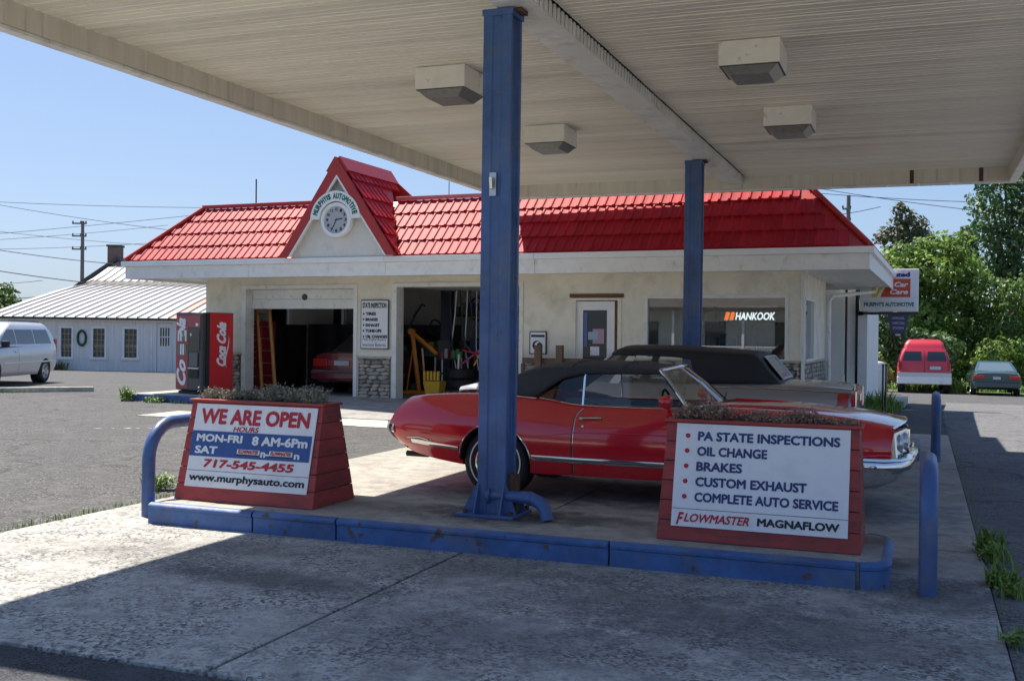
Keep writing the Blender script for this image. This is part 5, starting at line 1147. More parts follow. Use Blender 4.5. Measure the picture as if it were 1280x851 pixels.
# ---------------------------------------------------------------- grey convertible behind
gc = thing('grey_convertible', 'long silver grey convertible with jet black vinyl top parked beyond the red car', 'car', loc=(-3.22,13.75,0), rotz=PI)
xs = [-2.48,-2.3,-1.9,-1.4,-.9,-.4,.3,1.0,1.7,2.2,2.45]
GB = Body(xs, zb=[.40,.34,.28,.26,.25,.25,.25,.25,.26,.30,.36], zm=[.68,.68,.68,.66,.64,.62,.62,.64,.66,.66,.66],
  zs=[.98,.995,1.01,1.01,1.0,.98,.98,.99,.965,.92,.87], zt=[1.02,1.05,1.065,1.06,1.04,1.02,1.02,1.05,1.02,.97,.90],
  wb=[.80,.84,.87,.88,.88,.88,.88,.88,.88,.85,.80], wm=[.88,.92,.95,.96,.96,.955,.955,.95,.95,.92,.86], ws=[.80,.83,.85,.85,.84,.83,.83,.83,.83,.82,.78])
GB.pw = 3
GB.build('body', M['car_silver'], gc, [(-1.35,.36,.33),(1.5,.36,.33)], .33, tub=[(-1.0,.55,-.66,.66,.45,1.3)])
for x in (-1.35,1.5):
    for sd in (1,-1): wheel(gc, x, sd*.80, .32, .2, sd, 'alloy')
GB.ribbon('side_moulding', M['chrome'], gc, path([(-2.4,.50),(-1.8,.50)], 8), .03, .012); GB.ribbon('side_moulding', M['chrome'], gc, path([(-.95,.42),(1.05,.42)], 14), .04, .012)
GB.ribbon('chrome_line', M['chrome'], gc, path([(-2.45,.965),(-1.6,.99),(-.8,.985)], 8), .014, .008)
GB.ribbon('door_gap', M['black'], gc, path([(-.55,.97),(-.56,.6),(-.56,.3)], 6), .01, .0015); GB.ribbon('door_gap', M['black'], gc, path([(.75,.97),(.76,.6),(.76,.3)], 6), .01, .0015)
for sd in (1,-1):
    tl = MB().box(-2.53,-2.47,sd*.80-.05,sd*.80+.05,.74,.97).build('tail_lamp', M['lamp_red'], gc, bevel=.012); MB().box(-2.535,-2.465,sd*.80-.068,sd*.80+.068,.725,.985).box(-2.52,-2.47,sd*.6-.12,sd*.6+.12,.8,.9).build('tail_lamp_bezel', M['chrome'], gc, bevel=.008)
    GB.patch('side_reflector', M['lamp_red'], gc, -2.45,-2.33,.78,.95, sides=(sd,), off=.006)
bumper(gc, [(-2.35,.97,.55),(-2.52,.94,.55),(-2.60,.80,.55),(-2.62,.3,.55),(-2.62,-.3,.55),(-2.60,-.80,.55),(-2.52,-.94,.55),(-2.35,-.97,.55)], [(0,-.07),(.04,-.06),(.05,.05),(.0,.08),(-.03,.0)], M['chrome'], 'rear_bumper')
bumper(gc, [(2.35,-.95,.52),(2.48,-.92,.52),(2.58,-.80,.52),(2.60,0,.52),(2.58,.80,.52),(2.48,.92,.52),(2.35,.95,.52)], [(0,-.07),(.04,-.06),(.05,.05),(.0,.08),(-.03,.0)], M['chrome'], 'front_bumper')
MB().box(2.44,2.48,-.7,.7,.60,.82).build('grille', M['darkgrey'], gc)
for sd in (1,-1): MB().box(2.47,2.49,sd*.72-.1,sd*.72+.1,.64,.80).build('headlamp', M['glass_dark'], gc)
tx = [-1.66,-1.50,-1.42,-1.34,-.66,-.62,-.2,.28,.42]
soft_top(gc, M['softtop_black'], tx, [1.02,1.02,1.01,1.0,.99,1.30,1.335,1.34,1.33], [.70,.74,.77,.79,.80,.74,.70,.68,.66], [1.04,1.20,1.30,1.345,1.37,1.37,1.37,1.365,1.35], [.69,.70,.71,.71,.72,.72,.70,.68,.66], [1.06,1.24,1.35,1.41,1.452,1.455,1.47,1.465,1.41])
# rear window, opaque; light from outside is put into its pale colour
MB().grid([[(-1.665+.0,y,1.09) for y in np.linspace(-.5,.5,7)], [(-1.445,y,1.345) for y in np.linspace(-.46,.46,7)]]).build('rear_window', mk('pale opaque rear window', (.45,.47,.42), .15, coat=.5), gc)
o = MB(); o.tube([(-1.67,-.5,1.09),(-1.45,-.47,1.35)], .012, 6).tube([(-1.67,.5,1.09),(-1.45,.47,1.35)], .012, 6).tube([(-1.45,-.47,1.35),(-1.45,.47,1.35)], .012, 6).tube([(-1.67,-.5,1.09),(-1.67,.5,1.09)], .012, 6); o.build('rear_window_trim', M['alu'], gc)
bot = bez((.78,-.78,1.0),(1.15,0,1.06),(.78,.78,1.0)); top = bez((.42,-.64,1.35),(.55,0,1.42),(.42,.64,1.35))
tri_strip_glass('windscreen', [bot, top], M['glass'], gc); f_ = MB(); f_.tube(bot,.012,8).tube(top,.016,8).tube([bot[0],top[0]],.018,8).tube([bot[-1],top[-1]],.018,8); f_.build('windscreen_frame', M['alu'], gc, smooth=50)
for sd in (1,-1):
    rows = [[(x, sd*.80, .985) for x in np.linspace(-.62,.74,8)], [(x, sd*.70, z) for x, z in zip(np.linspace(-.62,.42,8), [1.33]*8)]]
    tri_strip_glass('side_window', rows, M['glass'], gc)
    MB().hexa([(.30,sd*.80-.01,.98),(.42,sd*.80-.01,.98),(.42,sd*.80+.01,.98),(.30,sd*.80+.01,.98)], [(.10,sd*.70-.01,1.33),(.20,sd*.70-.01,1.33),(.20,sd*.70+.01,1.33),(.10,sd*.70+.01,1.33)]).build('window_pillar', M['alu'], gc)
MB().box(-1.0,.55,-.65,.65,.455,.47).build('carpet', M['black'], gc); seat(gc,-.3,-.36,.52,M['vinyl'],.48,.62); seat(gc,-.3,.36,.52,M['vinyl'],.48,.62)
MB().hexa([(.35,-.64,.6),(.62,-.64,.6),(.62,.64,.6),(.35,.64,.6)], [(.45,-.64,1.0),(.70,-.64,1.0),(.70,.64,1.0),(.45,.64,1.0)]).build('dashboard', M['vinyl'], gc, bevel=.03)

# ---------------------------------------------------------------- cabins by height
def cabin(name, mat, parent, zs_, xr, xf, wd, rad=.12, n=6, crown=.03):
    rows = []
    nz = 14
    for i in range(nz+1):
        z = zs_[0]+(zs_[-1]-zs_[0])*i/nz; a, b, w_ = pch(zs_,xr,z), pch(zs_,xf,z), pch(zs_,wd,z); ring = []
        for cx, cy, a0 in ((b-rad,w_-rad,0),(a+rad,w_-rad,90),(a+rad,-w_+rad,180),(b-rad,-w_+rad,270)):
            for k in range(n+1): t = R(a0+90*k/n); ring.append((cx+rad*math.cos(t), cy+rad*math.sin(t), z))
        rows.append(ring)
    top = rows[-1]; ctr = Vector((sum(p[0] for p in top)/len(top), 0, 0))
    for f_, dz in ((.9,.5),(.6,.9),(.2,1.0)): rows.append([(ctr.x+(p[0]-ctr.x)*f_, p[1]*f_, p[2]+crown*dz) for p in top])
    return MB().grid(rows, closed=True, cap=True).build(name, mat, parent, smooth=35)
def side_pane(parent, pts, yfun, mat=None, name='side_window', sides=(1,-1), off=.005):
    """pts: polygon (x,z) flat on the cabin side"""
    (a, b, c, d) = pts; n = 6
    for sd in sides:
        rows = []
        for k in range(n+1):
            t = k/n; xl = a[0]+(d[0]-a[0])*t; xr_ = b[0]+(c[0]-b[0])*t; z = a[1]+(d[1]-a[1])*t; rows.append([(xl, sd*(yfun(z)+off), z), (xr_, sd*(yfun(z)+off), z)])
        MB().grid(rows).build(name, mat or M['glass_dark'], parent, smooth=60)
def end_pane(parent, pts, xfun, sgn, mat=None, name='rear_window', off=.006):
    (a, b, c, d) = pts; n = 6; rows = []
    for k in range(n+1):
        t = k/n; yl = a[0]+(d[0]-a[0])*t; yr_ = b[0]+(c[0]-b[0])*t; z = a[1]+(d[1]-a[1])*t; rows.append([(xfun(z)+sgn*off, yl, z), (xfun(z)+sgn*off, yr_, z)])
    MB().grid(rows).build(name, mat or M['glass_dark'], parent, smooth=60)

# sedan in the left bay: rear towards us
sd_ = thing('maroon_sedan', 'maroon sedan parked in the left bay with its tail lamps towards the camera', 'car', mat=BM @ T(-10.62,3.35,.134) @ RZ(R(90)))
xs = [-2.25,-2.1,-1.6,-.9,0,1.0,1.8,2.25]
SB = Body(xs, zb=[.34,.28,.24,.22,.22,.22,.24,.3], zm=[.6]*8, zs=[.93,.95,.96,.95,.93,.92,.85,.72], zt=[.98,1.01,1.02,1.0,.98,.97,.92,.78], wb=[.72,.76,.8,.82,.82,.82,.8,.7], wm=[.80,.83,.855,.86,.86,.86,.85,.76], ws=[.70,.73,.76,.77,.77,.77,.75,.66])
SB.build('body', M['car_maroon'], sd_, [(-1.3,.34,.3),(1.35,.34,.3)], .31)
for x in (-1.3,1.35):
    for s_ in (1,-1): wheel(sd_, x, s_*.73, .30, .19, s_, 'alloy')
zc_ = [.93,1.15,1.40]; cr = [-1.75,-1.38,-.98]; cf = [1.25,.85,.30]; cw = [.72,.66,.58]
cabin('cabin', M['car_maroon'], sd_, zc_, cr, cf, cw, .10)
end_pane(sd_, [(-.60,.98),(.60,.98),(.50,1.36),(-.50,1.36)], lambda z: pch(zc_,cr,z), -1, off=.012)
side_pane(sd_, [(-1.2,1.0),(.9,1.0),(.35,1.36),(-.9,1.36)], lambda z: pch(zc_,cw,z))
for s_ in (1,-1): MB().box(-2.30,-2.22,s_*.40 if s_ > 0 else -.78,.78 if s_ > 0 else -.40,.66,.84).build('tail_lamp', M['lamp_red'], sd_, bevel=.01)
MB().box(-2.28,-2.22,-.39,.39,.68,.82).build('tail_panel', M['coke_dark'], sd_); MB().box(-2.30,-2.28,-.20,.20,.69,.80).build('licence_plate', M['plate'], sd_)
MB().box(-2.36,-2.10,-.80,.80,.36,.58).build('rear_bumper', M['car_maroon'], sd_, bevel=.03); MB().box(-2.365,-2.1,-.81,.81,.50,.54).build('bumper_strip', M['darkgrey'], sd_)
text('ELANTRA', -.62,-.38,.87,.90, M['alu'], sd_, RZ(R(-90)) @ T(0,-2.262,0)) if False else None

# red high roof van
vn = thing('red_van', 'red high roof van seen from behind at the far end of the side road', 'van', loc=(.06,48.5,-.62), rotz=R(91.5))
zv = [.45,.75,1.05,1.55,1.80]; vr = [-2.62,-2.64,-2.62,-2.50,-2.38]; vf = [2.4,2.3,1.7,1.2,.95]; vw = [1.0,1.0,.99,.89,.78]
cabin('body', M['van_red'], vn, zv, vr, vf, vw, .09)
zh = [1.79,2.0,2.16]; cabin('raised_roof', M['van_red'], vn, zh, [-2.36,-2.25,-2.1], [.7,.5,.3], [.76,.72,.60], .12)
MB().box(-2.72,-2.45,-1.02,1.02,.40,.70).build('rear_bumper', M['white'], vn, bevel=.04); MB().box(-2.69,-2.6,-1.01,1.01,.70,.86).build('lower_band', M['car_white'], vn, bevel=.01)
for s_ in (1,-1):
    end_pane(vn, [(s_*.10,1.32),(s_*.83,1.32),(s_*.74,1.70),(s_*.12,1.70)], lambda z: pch(zv,vr,z), -1)
    MB().box(-2.66,-2.58,s_*.90-.05,s_*.90+.05,.95,1.28).build('tail_lamp', M['lamp_red'], vn); wheel(vn, -1.9, s_*.86, .37, .23, s_); wheel(vn, 1.6, s_*.86, .37, .23, s_)
    MB().box(-2.60,-2.42,s_*1.03-.04,s_*1.03+.04,1.25,1.45).build('mirror', M['black'], vn)
MB().tube([(-2.655,0,.8),(-2.645,0,1.1),(-2.56,0,1.5),(-2.5,0,1.74)], .008, 6).build('door_gap', M['black'], vn); MB().box(-2.67,-2.64,-.62,-.20,.98,1.12).build('licence_plate', M['plate'], vn); MB().box(-2.665,-2.63,-.66,-.16,.95,1.16).build('plate_recess', M['coke_dark'], vn)
side_pane(vn, [(-2.1,1.25),(-.4,1.25),(-.4,1.65),(-2.0,1.65)], lambda z: pch(zv,vw,z)); MB().box(-.05,.05,-.05,.05,2.17,2.22).build('roof_vent', M['white'], vn)
# green sedan at right
gn = thing('green_sedan', 'dark green sedan seen from behind, right of the red van under the trees', 'car', loc=(2.70,47.5,-.60), rotz=R(91))
xs = [-2.2,-2.05,-1.6,-.9,0,1.0,1.8,2.25]
NB = Body(xs, zb=[.34,.28,.24,.22,.22,.22,.24,.3], zm=[.58]*8, zs=[.86,.90,.93,.93,.91,.88,.82,.70], zt=[.90,.96,.98,.98,.96,.93,.88,.76], wb=[.76,.82,.86,.86,.86,.86,.84,.72], wm=[.84,.88,.90,.91,.91,.91,.89,.80], ws=[.72,.76,.80,.81,.81,.81,.79,.70])
NB.build('body', M['car_green'], gn, [(-1.3,.34,.3),(1.35,.34,.3)], .31)
for x in (-1.3,1.35):
    for s_ in (1,-1): wheel(gn, x, s_*.78, .30, .19, s_, 'alloy')
zc2 = [.90,1.12,1.32]; cr2 = [-1.85,-1.35,-.85]; cf2 = [1.3,.9,.35]; cw2 = [.78,.70,.60]
cabin('cabin', M['car_green'], gn, zc2, cr2, cf2, cw2, .12)
end_pane(gn, [(-.66,.98),(.66,.98),(.52,1.28),(-.52,1.28)], lambda z: pch(zc2,cr2,z), -1, mat=mk('sky lit rear glass', (.10,.14,.16), .12, coat=.8), off=.015)
side_pane(gn, [(-1.4,.98),(.9,.98),(.4,1.27),(-.9,1.27)], lambda z: pch(zc2,cw2,z))
for s_ in (1,-1): MB().box(-2.26,-2.14,min(s_*.44,s_*.84),max(s_*.44,s_*.84),.66,.80).build('tail_lamp', M['lamp_red'], gn, bevel=.02)
MB().box(-2.25,-2.2,-.14,.14,.66,.76).build('licence_plate', M['plate'], gn); MB().box(-2.30,-2.05,-.84,.84,.34,.56).build('rear_bumper', M['car_green'], gn, bevel=.05)
# silver minivan at left, nose towards camera left
mv = thing('silver_minivan', 'pale silver minivan parked at the left edge before the white barn', 'minivan', loc=(-24.0,22.4,-.02), rotz=R(-69.6))
xs = [-2.4,-2.25,-1.8,-1.0,0,1.0,1.7,2.15,2.4]
VB = Body(xs, zb=[.40,.32,.27,.25,.25,.25,.27,.32,.4], zm=[.66]*9, zs=[1.08,1.10,1.10,1.08,1.05,1.02,.95,.85,.72], zt=[1.10,1.12,1.12,1.10,1.08,1.06,1.02,.92,.76], wb=[.82,.88,.92,.92,.92,.92,.9,.84,.7], wm=[.90,.95,.98,.98,.98,.98,.96,.92,.78], ws=[.86,.90,.92,.92,.92,.91,.87,.80,.66])
VB.pw = 3; VB.build('body', M['car_white'], mv, [(-1.5,.37,.33),(1.45,.37,.33)], .33)
for x in (-1.5,1.45):
    for s_ in (1,-1): wheel(mv, x, s_*.86, .335, .21, s_, 'alloy')
zc3 = [1.06,1.35,1.62,1.70]; cr3 = [-2.36,-2.28,-2.05,-1.9]; cf3 = [1.75,1.05,.40,.2]; cw3 = [.92,.85,.76,.70]
cabin('cabin', M['car_white'], mv, zc3, cr3, cf3, cw3, .14)
yf3 = lambda z: pch(zc3,cw3,z)
for pts in ([(-2.0,1.12),(-1.0,1.12),(-1.0,1.52),(-1.86,1.52)],[(-.94,1.12),(.10,1.12),(.10,1.52),(-.94,1.52)],[(.16,1.12),(1.18,1.12),(.55,1.52),(.16,1.52)]): side_pane(mv, pts, yf3)
end_pane(mv, [(-.78,1.12),(.78,1.12),(.66,1.56),(-.66,1.56)], lambda z: pch(zc3,cf3,z), 1, name='windscreen', off=.014, mat=mk('sky lit windscreen', (.12,.17,.19), .1, coat=.8))
end_pane(mv, [(-.72,1.15),(.72,1.15),(.64,1.54),(-.64,1.54)], lambda z: pch(zc3,cr3,z), -1, off=.012)
for s_ in (1,-1):
    MB().tube([(-1.8,s_*.62,1.75),(.0,s_*.62,1.77)], .018, 6).build('roof_rail', M['darkgrey'], mv)
    MB().box(1.02,1.18,s_*1.06-.09,s_*1.06+.09,1.05,1.22).build('mirror', M['black'], mv, bevel=.03)
    VB.ribbon('door_gap', M['darkgrey'], mv, path([(.14,1.04),(.14,.4)], 8), .012, .002, sides=(s_,)); VB.ribbon('side_trim', M['car_white'], mv, path([(-2.1,.62),(1.0,.60)], 10), .05, .012, sides=(s_,))
    VB.ribbon('door_handle', M['car_white'], mv, [(.2,.92),(.36,.92)], .03, .03, sides=(s_,)); MB().box(2.24,2.34,s_*.62-.14,s_*.62+.14,.66,.82).build('headlamp', M['glass_dark'], mv, bevel=.02); MB().box(-2.42,-2.30,s_*.84-.06,s_*.84+.06,.85,1.25).build('tail_lamp', M['lamp_red'], mv)
MB().box(2.1,2.45,-.75,.75,.34,.56).build('front_bumper', M['car_white'], mv, bevel=.06)
# inner door panels of the red car, pale blue
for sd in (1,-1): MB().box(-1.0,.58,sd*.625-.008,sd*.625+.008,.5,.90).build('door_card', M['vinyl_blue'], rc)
for x in (-.52,-.02): 
    zc_t = pch(tx0:=[-1.42,-1.30,-1.12,-.98,-.84,-.60,-.40,0.0,.37], [1.02,1.09,1.205,1.265,1.298,1.325,1.330,1.322,1.285], x)
    zr_t = pch(tx0, [.99,1.04,1.14,1.20,1.232,1.250,1.255,1.250,1.245], x); yr_t = pch(tx0, [.69,.70,.70,.69,.68,.67,.655,.64,.60], x)
    MB().tube([(x, yr_t*math.cos(a)**.75*s_, zr_t+(zc_t-zr_t)*math.sin(a)**.85+.004) for a, s_ in [(PI/2*k/8, -1) for k in range(9)]+[(PI/2*k/8, 1) for k in range(7,-1,-1)]], .006, 6).build('top_seam', M['softtop'], rc, smooth=50)
# ================================================================ BARN, HOUSE, POLE, WIRES
bn = thing('white_barn', 'long low pale boarded barn with a swept standing seam metal roof', 'building', loc=(-40.45,38.05,-.42), rotz=R(20.88))
def bb(name, mat, *a, parent=None, **k): return box(name, mat, parent or bn, *a, **k)
bw = MB(); wins = [(3.24,3.73),(4.73,5.27),(6.19,6.77)]
def seg(x0, x1, z0, z1): bw.box(x0,x1,0,.15,z0,z1)
WB, WTp = .62, 1.95
x = .3
for a, b in wins: seg(x, a, -.3, 2.45); seg(a, b, -.3, WB); seg(a, b, WTp, 2.45); x = b
seg(x, 7.68, -.3, 2.45); seg(8.45, 16, -.3, 2.45); seg(7.68,8.45,2.25,2.45)
bw.box(.3,.45,.15,15,-.3,2.45); bw.build('wall', M['siding'], bn, fix=False)
gvm = MB()
for k in range(58): gvm.box(.3+k*.27,.312+k*.27,-.012,-.001,-.2,2.4) if not any(a-.03 < .3+k*.27 < b+.03 for a, b in wins+[(7.6,8.5)]) else None
o = gvm.build('batten', M['siding'], bn, fix=False); o['kind'] = 'stuff'
for a, b in wins:
    f = MB().box(a-.09,a,-.04,.05,WB-.1,WTp+.1).box(b,b+.09,-.04,.05,WB-.1,WTp+.1).box(a,b,-.04,.05,WTp,WTp+.1).box(a-.12,b+.12,-.08,.05,WB-.12,WB).build('window', M['white'], bn, fix=False)
    bb('pane', M['glass_dark'], a, b, .06, .08, WB, WTp, parent=f)
    mu = MB()
    for k in (1,2): xx = a+(b-a)*k/3; mu.box(xx-.018,xx+.018,.03,.058,WB,WTp)
    for k in range(1,5): zz = WB+(WTp-WB)*k/5; mu.box(a,b,.035,.056,zz-.018,zz+.018)
    mu.build('glazing_bars', mk('tan bars', (.32,.28,.20), .7), f, fix=False)
dd = bb('barn_door', M['siding'], 7.70,8.43,.03,.08,-.25,2.23); dp = bb('pane', M['glass_dark'], 7.82,8.30,.02,.029,1.15,2.05, parent=dd); mu = MB()
for k in range(5): mu.box(7.82+k*.12-.018,7.82+k*.12+.018,.005,.019,1.15,2.05)
for z in (1.15,1.6,2.05): mu.box(7.8,8.32,.006,.018,z-.02,z+.02)
mu.build('glazing_bars', M['white'], dd, fix=False); bb('corner_board', M['white_trim'], 7.42,7.50,-.03,-.001,-.25,2.3)
bb('eave_board', M['darkgrey'], -.2,16,-.42,-.30,2.36,2.47); bb('eave_fascia', M['white_trim'], -.2,16,-.29,-.001,2.30,2.44)
prf = [(-.45,2.46),(3.5,3.22),(7.6,3.95),(11.3,4.5),(12.9,4.95),(15.0,5.65)]
for k in range(34):
    x = -.25+k*.48; r = MB()
    rows = []
    for y, z in prf: rows.append([(x,y,z),(x+.44,y,z),(x+.445,y,z+.07),(x+.475,y,z+.07),(x+.48,y,z)])
    for rw in rows: pass
    r.grid(rows); r.grid([[ (p[0],p[1],p[2]-.05) for p in rw] for rw in (rows[0],rows[-1])]) if False else None
    r.build('roof_panel', M['barnrust'] if k > 17 and k % 2 == 0 and k < 20 else M['barnroof'], bn)
rb = MB(); rb.prism([(.0,y,z-.01) for y, z in prf]+[(.0,15,5.3),(.0,0,2.3)], (16,0,0)); rb.build('roof_core', M['slate'], bn)
MB().prism([(.2,14.9,-.3),(.2,14.9,5.5),(.2,16,5.0),(.2,20,2.4),(.2,20,-.3)], (.3,0,0)).build('back_wall', M['siding'], bn)
wt = thing('wreath', 'oval green wreath hanging on the barn wall between its windows', 'wreath', mat=T(-40.45,38.05,-.42) @ RZ(R(20.88)) @ T(4.22,-.06,1.50))
MB().tube([(.19*math.cos(a), 0, .34*math.sin(a)) for a in np.linspace(0,TAU,25)], .055, 8).build('ring', mk('wreath green', (.03,.08,.04), .9), wt, smooth=50)
# weeds by barn
tufts('barn_weeds', [(-38.6+.934*i*.22, 38.3+.356*i*.22, -.45, .15, .55, 22) for i in range(9)], mk('dull weeds', (.16,.17,.07), .8), 'dry weeds at the foot of the barn wall beneath the wreath')
hs_ = thing('rubble_house', 'grey gable ended house with a brick chimney behind the barn', 'house', loc=(-57.3,63.6,-1.5), rotz=R(20.88))
MB().prism([(-4.2,0,0),(4.2,0,0),(4.2,0,5.3),(1.5,0,8.0),(-4.2,0,4.6)], (0,8,0)).build('wall', M['rubble'], hs_)
MB().prism([(-5.2,-.3,3.7),(1.5,-.3,8.35),(1.5,-.3,8.1),(-5.2,-.3,3.35)], (0,8.6,0)).build('roof', M['slate'], hs_); MB().prism([(1.5,-.3,8.35),(5,-.3,4.8),(5,-.3,4.5),(1.5,-.3,8.1)], (0,8.6,0)).build('roof', M['slate'], hs_)
MB().box(.62,1.45,.2,1.2,6.8,9.1).build('chimney', M['brick'], hs_); MB().box(.55,1.52,.13,1.27,9.1,9.25).build('chimney_cap', M['slate'], hs_)
def upole(x, y, zb, h, label, rot=0, arms=(.2,1.25,2.35), aw=.55):
    t = thing('utility_pole', label, 'utility pole', loc=(x,y,zb), rotz=rot, group='utility poles')
    MB().tube([(0,0,0),(0,0,h)], [.20,.13], 10).build('pole', M['pole'], t, smooth=50)
    for a in arms:
        c = MB().box(-aw*1.6,aw*.6,-.06,.06,h-a-.06,h-a+.06).build('crossarm', M['pole'], t)
        for xx in (-aw*1.5,aw*.5,-aw*.3): MB().lathe([(.05,0),(.07,.08),(.04,.16)], 8, c=(xx,0,h-a+.06)).build('insulator', M['darkgrey'], c)
upole(-65.8,71.2,-1.5,11.95,'grey timber utility pole with three short crossarms above the barn',R(20))
upole(-31.0,55.0,-1,10.35,'pole top with insulators just above the red roof left of the gable',R(20),arms=(.2,),aw=.8)
upole(-4.7,75.2,-1.5,12.6,'utility pole top between the red roof and the right hand trees',R(20),arms=(.9,1.7),aw=.25)
def wire(a, b, sag, label, r=.022, ext=.35):
    a, b = Vector(a), Vector(b); d = b-a; a2 = a-d*ext; b2 = b+d*ext*.3; n = 14
    pts = [tuple(a2.lerp(b2, k/n)+Vector((0,0,-sag*4*(k/n)*(1-k/n)))) for k in range(n+1)]
    o = MB().tube(pts, r, 5).build('power_line', M['wire'], smooth=60); tag(o, label, 'power line', 'power lines in the sky')
WL = [((-48.2,45.8,8.57),(-38.5,49.5,8.36),.1,.014,'topmost power line at the left, nearly level above the others'),((-48.2,45.8,8.44),(-39.3,49.2,7.1),.15,.014,'power line falling steadily rightwards from the upper left'),
 ((-48.2,45.8,6.88),(-31.0,55.0,9.4),.2,.014,'power line rising rightwards to the pole top above the red roof'),((-48.2,45.8,6.47),(-40.3,48.9,7.26),.1,.012,'thin power line rising gently past the middle crossarm'),
 ((-48.2,45.8,5.94),(-40.7,48.7,6.32),.1,.012,'thin level power line beside the lowest crossarm'),((-48.2,45.8,6.92),(-40.5,48.8,6.23),.1,.012,'thin power line falling from the middle of the sky towards the eave'),
 ((-48.2,45.8,5.89),(-42.8,47.9,5.21),.1,.02,'thick cable falling towards the brick chimney'),((-48.2,45.8,4.69),(-44.0,47.4,4.12),.05,.024,'thickest cable, low above the barn roof'),
 ((-47.8,46,3.98),(-46.1,46.6,4.14),.03,.014,'short thin line just above the barn roof edge'),((-47.0,46.3,3.18),(-45.3,46.9,3.34),.03,.02,'lowest cable, touching the left slope of the barn roof'),
 ((-5.2,62.2,9.66),(2.5,65.2,9.28),.1,.018,'upper power line right of the red roof'),((-5.2,62.2,9.9),(2.5,65.2,8.83),.1,.018,'steeper power line right of the red roof, crossing below the other'),((-5.2,62.2,8.4),(-2.5,63.5,8.9),.1,.018,'short power line rising from the hip of the red roof')]
for i, (a, b, s_, r_, lb) in enumerate(WL): wire(a, b, s_, lb, r_, .35 if i < 10 else .3)
# ================================================================ SIGNS, POSTS, TANK
cs = thing('car_care_sign', 'white and orange car care box sign beyond the right end of the eave', 'sign', loc=(-.76,28.0,2.77))
MB().box(-.68,.68,-.12,.12,-.52,.52).build('box', M['white'], cs, bevel=.015); 
f_ = MB().box(-.64,.64,-.128,-.121,-.19,.48).build('face', M['banner'], cs); MB().box(-.64,.64,-.130,-.121,-.47,-.22).build('name_panel', M['banner'], cs)
MB().box(-.40,.49,-.132,-.1285,-.17,.28).build('orange_panel', M['sign_orange'], f_)
MB().prism([(-.40,-.1325,-.17),(-.22,-.1325,-.17),(-.12,-.1325,.0),(-.02,-.1325,.28),(-.40,-.1325,.28)], (0,-.001,0)).build('yellow_panel', M['sign_yellow'], f_)
MB().grid([[(-.27+.30*t**1.4, -.1345, -.17+.45*t) for t in np.linspace(0,1,8)], [(-.20+.24*t**1.2, -.1345, -.17+.45*t) for t in np.linspace(0,1,8)]]).build('swoosh', M['banner'], f_)
text('ated', .10,.48,.32,.44, M['ink_blue'], f_, T(0,-.129,0), bold=.03); text('Car', .12,.44,.08,.20, M['ink_white'], f_, T(0,-.133,0), bold=.02, shear=.2); text('Care', .02,.44,-.10,.02, M['ink_white'], f_, T(0,-.133,0), bold=.02, shear=.2)
text("MURPHY'S AUTOMOTIVE", -.58,.58,-.40,-.29, M['ink_green'], cs, T(0,-.131,0), bold=.02)
MB().box(-.72,-.60,-.03,.03,-.62,.6).build('mounting_bar', M['darkgrey'], cs); MB().box(-.72,.68,-.03,.03,-.60,-.53).build('bottom_bar', M['darkgrey'], cs)
ks = thing('keystone_sign', 'purple keystone shaped inspection sign hanging beneath the car care sign', 'sign', loc=(-.54,28.0,1.96))
kp = [(-.25,.22),(-.22,.27),(.22,.27),(.25,.22),(.16,-.25),(-.16,-.25)]
MB().prism([(x,-.015,z) for x, z in kp], (0,.03,0)).build('plate', mk('faded purple', (.075,.07,.17), .5), ks)
for i, s_ in enumerate(('OFFICIAL','INSPECTION','STATION')): text(s_, -.14+.01*i,.15-.01*i,.10-i*.12,.155-i*.12, M['ink_white'], ks, T(0,-.017,0))
for sx in (-.18,.18): MB().tube([(sx,0,.26),(sx,0,.30)], .008, 5).build('hanger', M['wire'], ks)
MB().box(-.06,.06,-.012,.012,-.30,-.26).build('tag', M['white'], ks)
for x, lb in ((-.725,'left of two slim black posts beyond the hood of the red car'),(-.665,'right of two slim black posts beyond the hood of the red car')):
    p = MB().tube([(0,0,-.02),(0,0,1.03)], .019, 8).tube([(0,0,1.03),(0,0,1.06)], .026, 8).build('post', M['black_gloss'], smooth=50); p.location = (x,23.3,0); tag(p, lb, 'post')
tk = thing('white_tank', 'white upright tank behind the annex corner, among leaves', 'tank', loc=(-1.68,42.1,-.5)); MB().lathe([(.50,0),(.52,.1),(.52,1.05),(.40,1.2),(.1,1.25)], 20).build('shell', M['tank'], tk, smooth=40)
for z in (.35,.6,.85): MB().lathe([(.53,z),(.53,z+.02)], 20).build('hoop', M['alu'], tk)

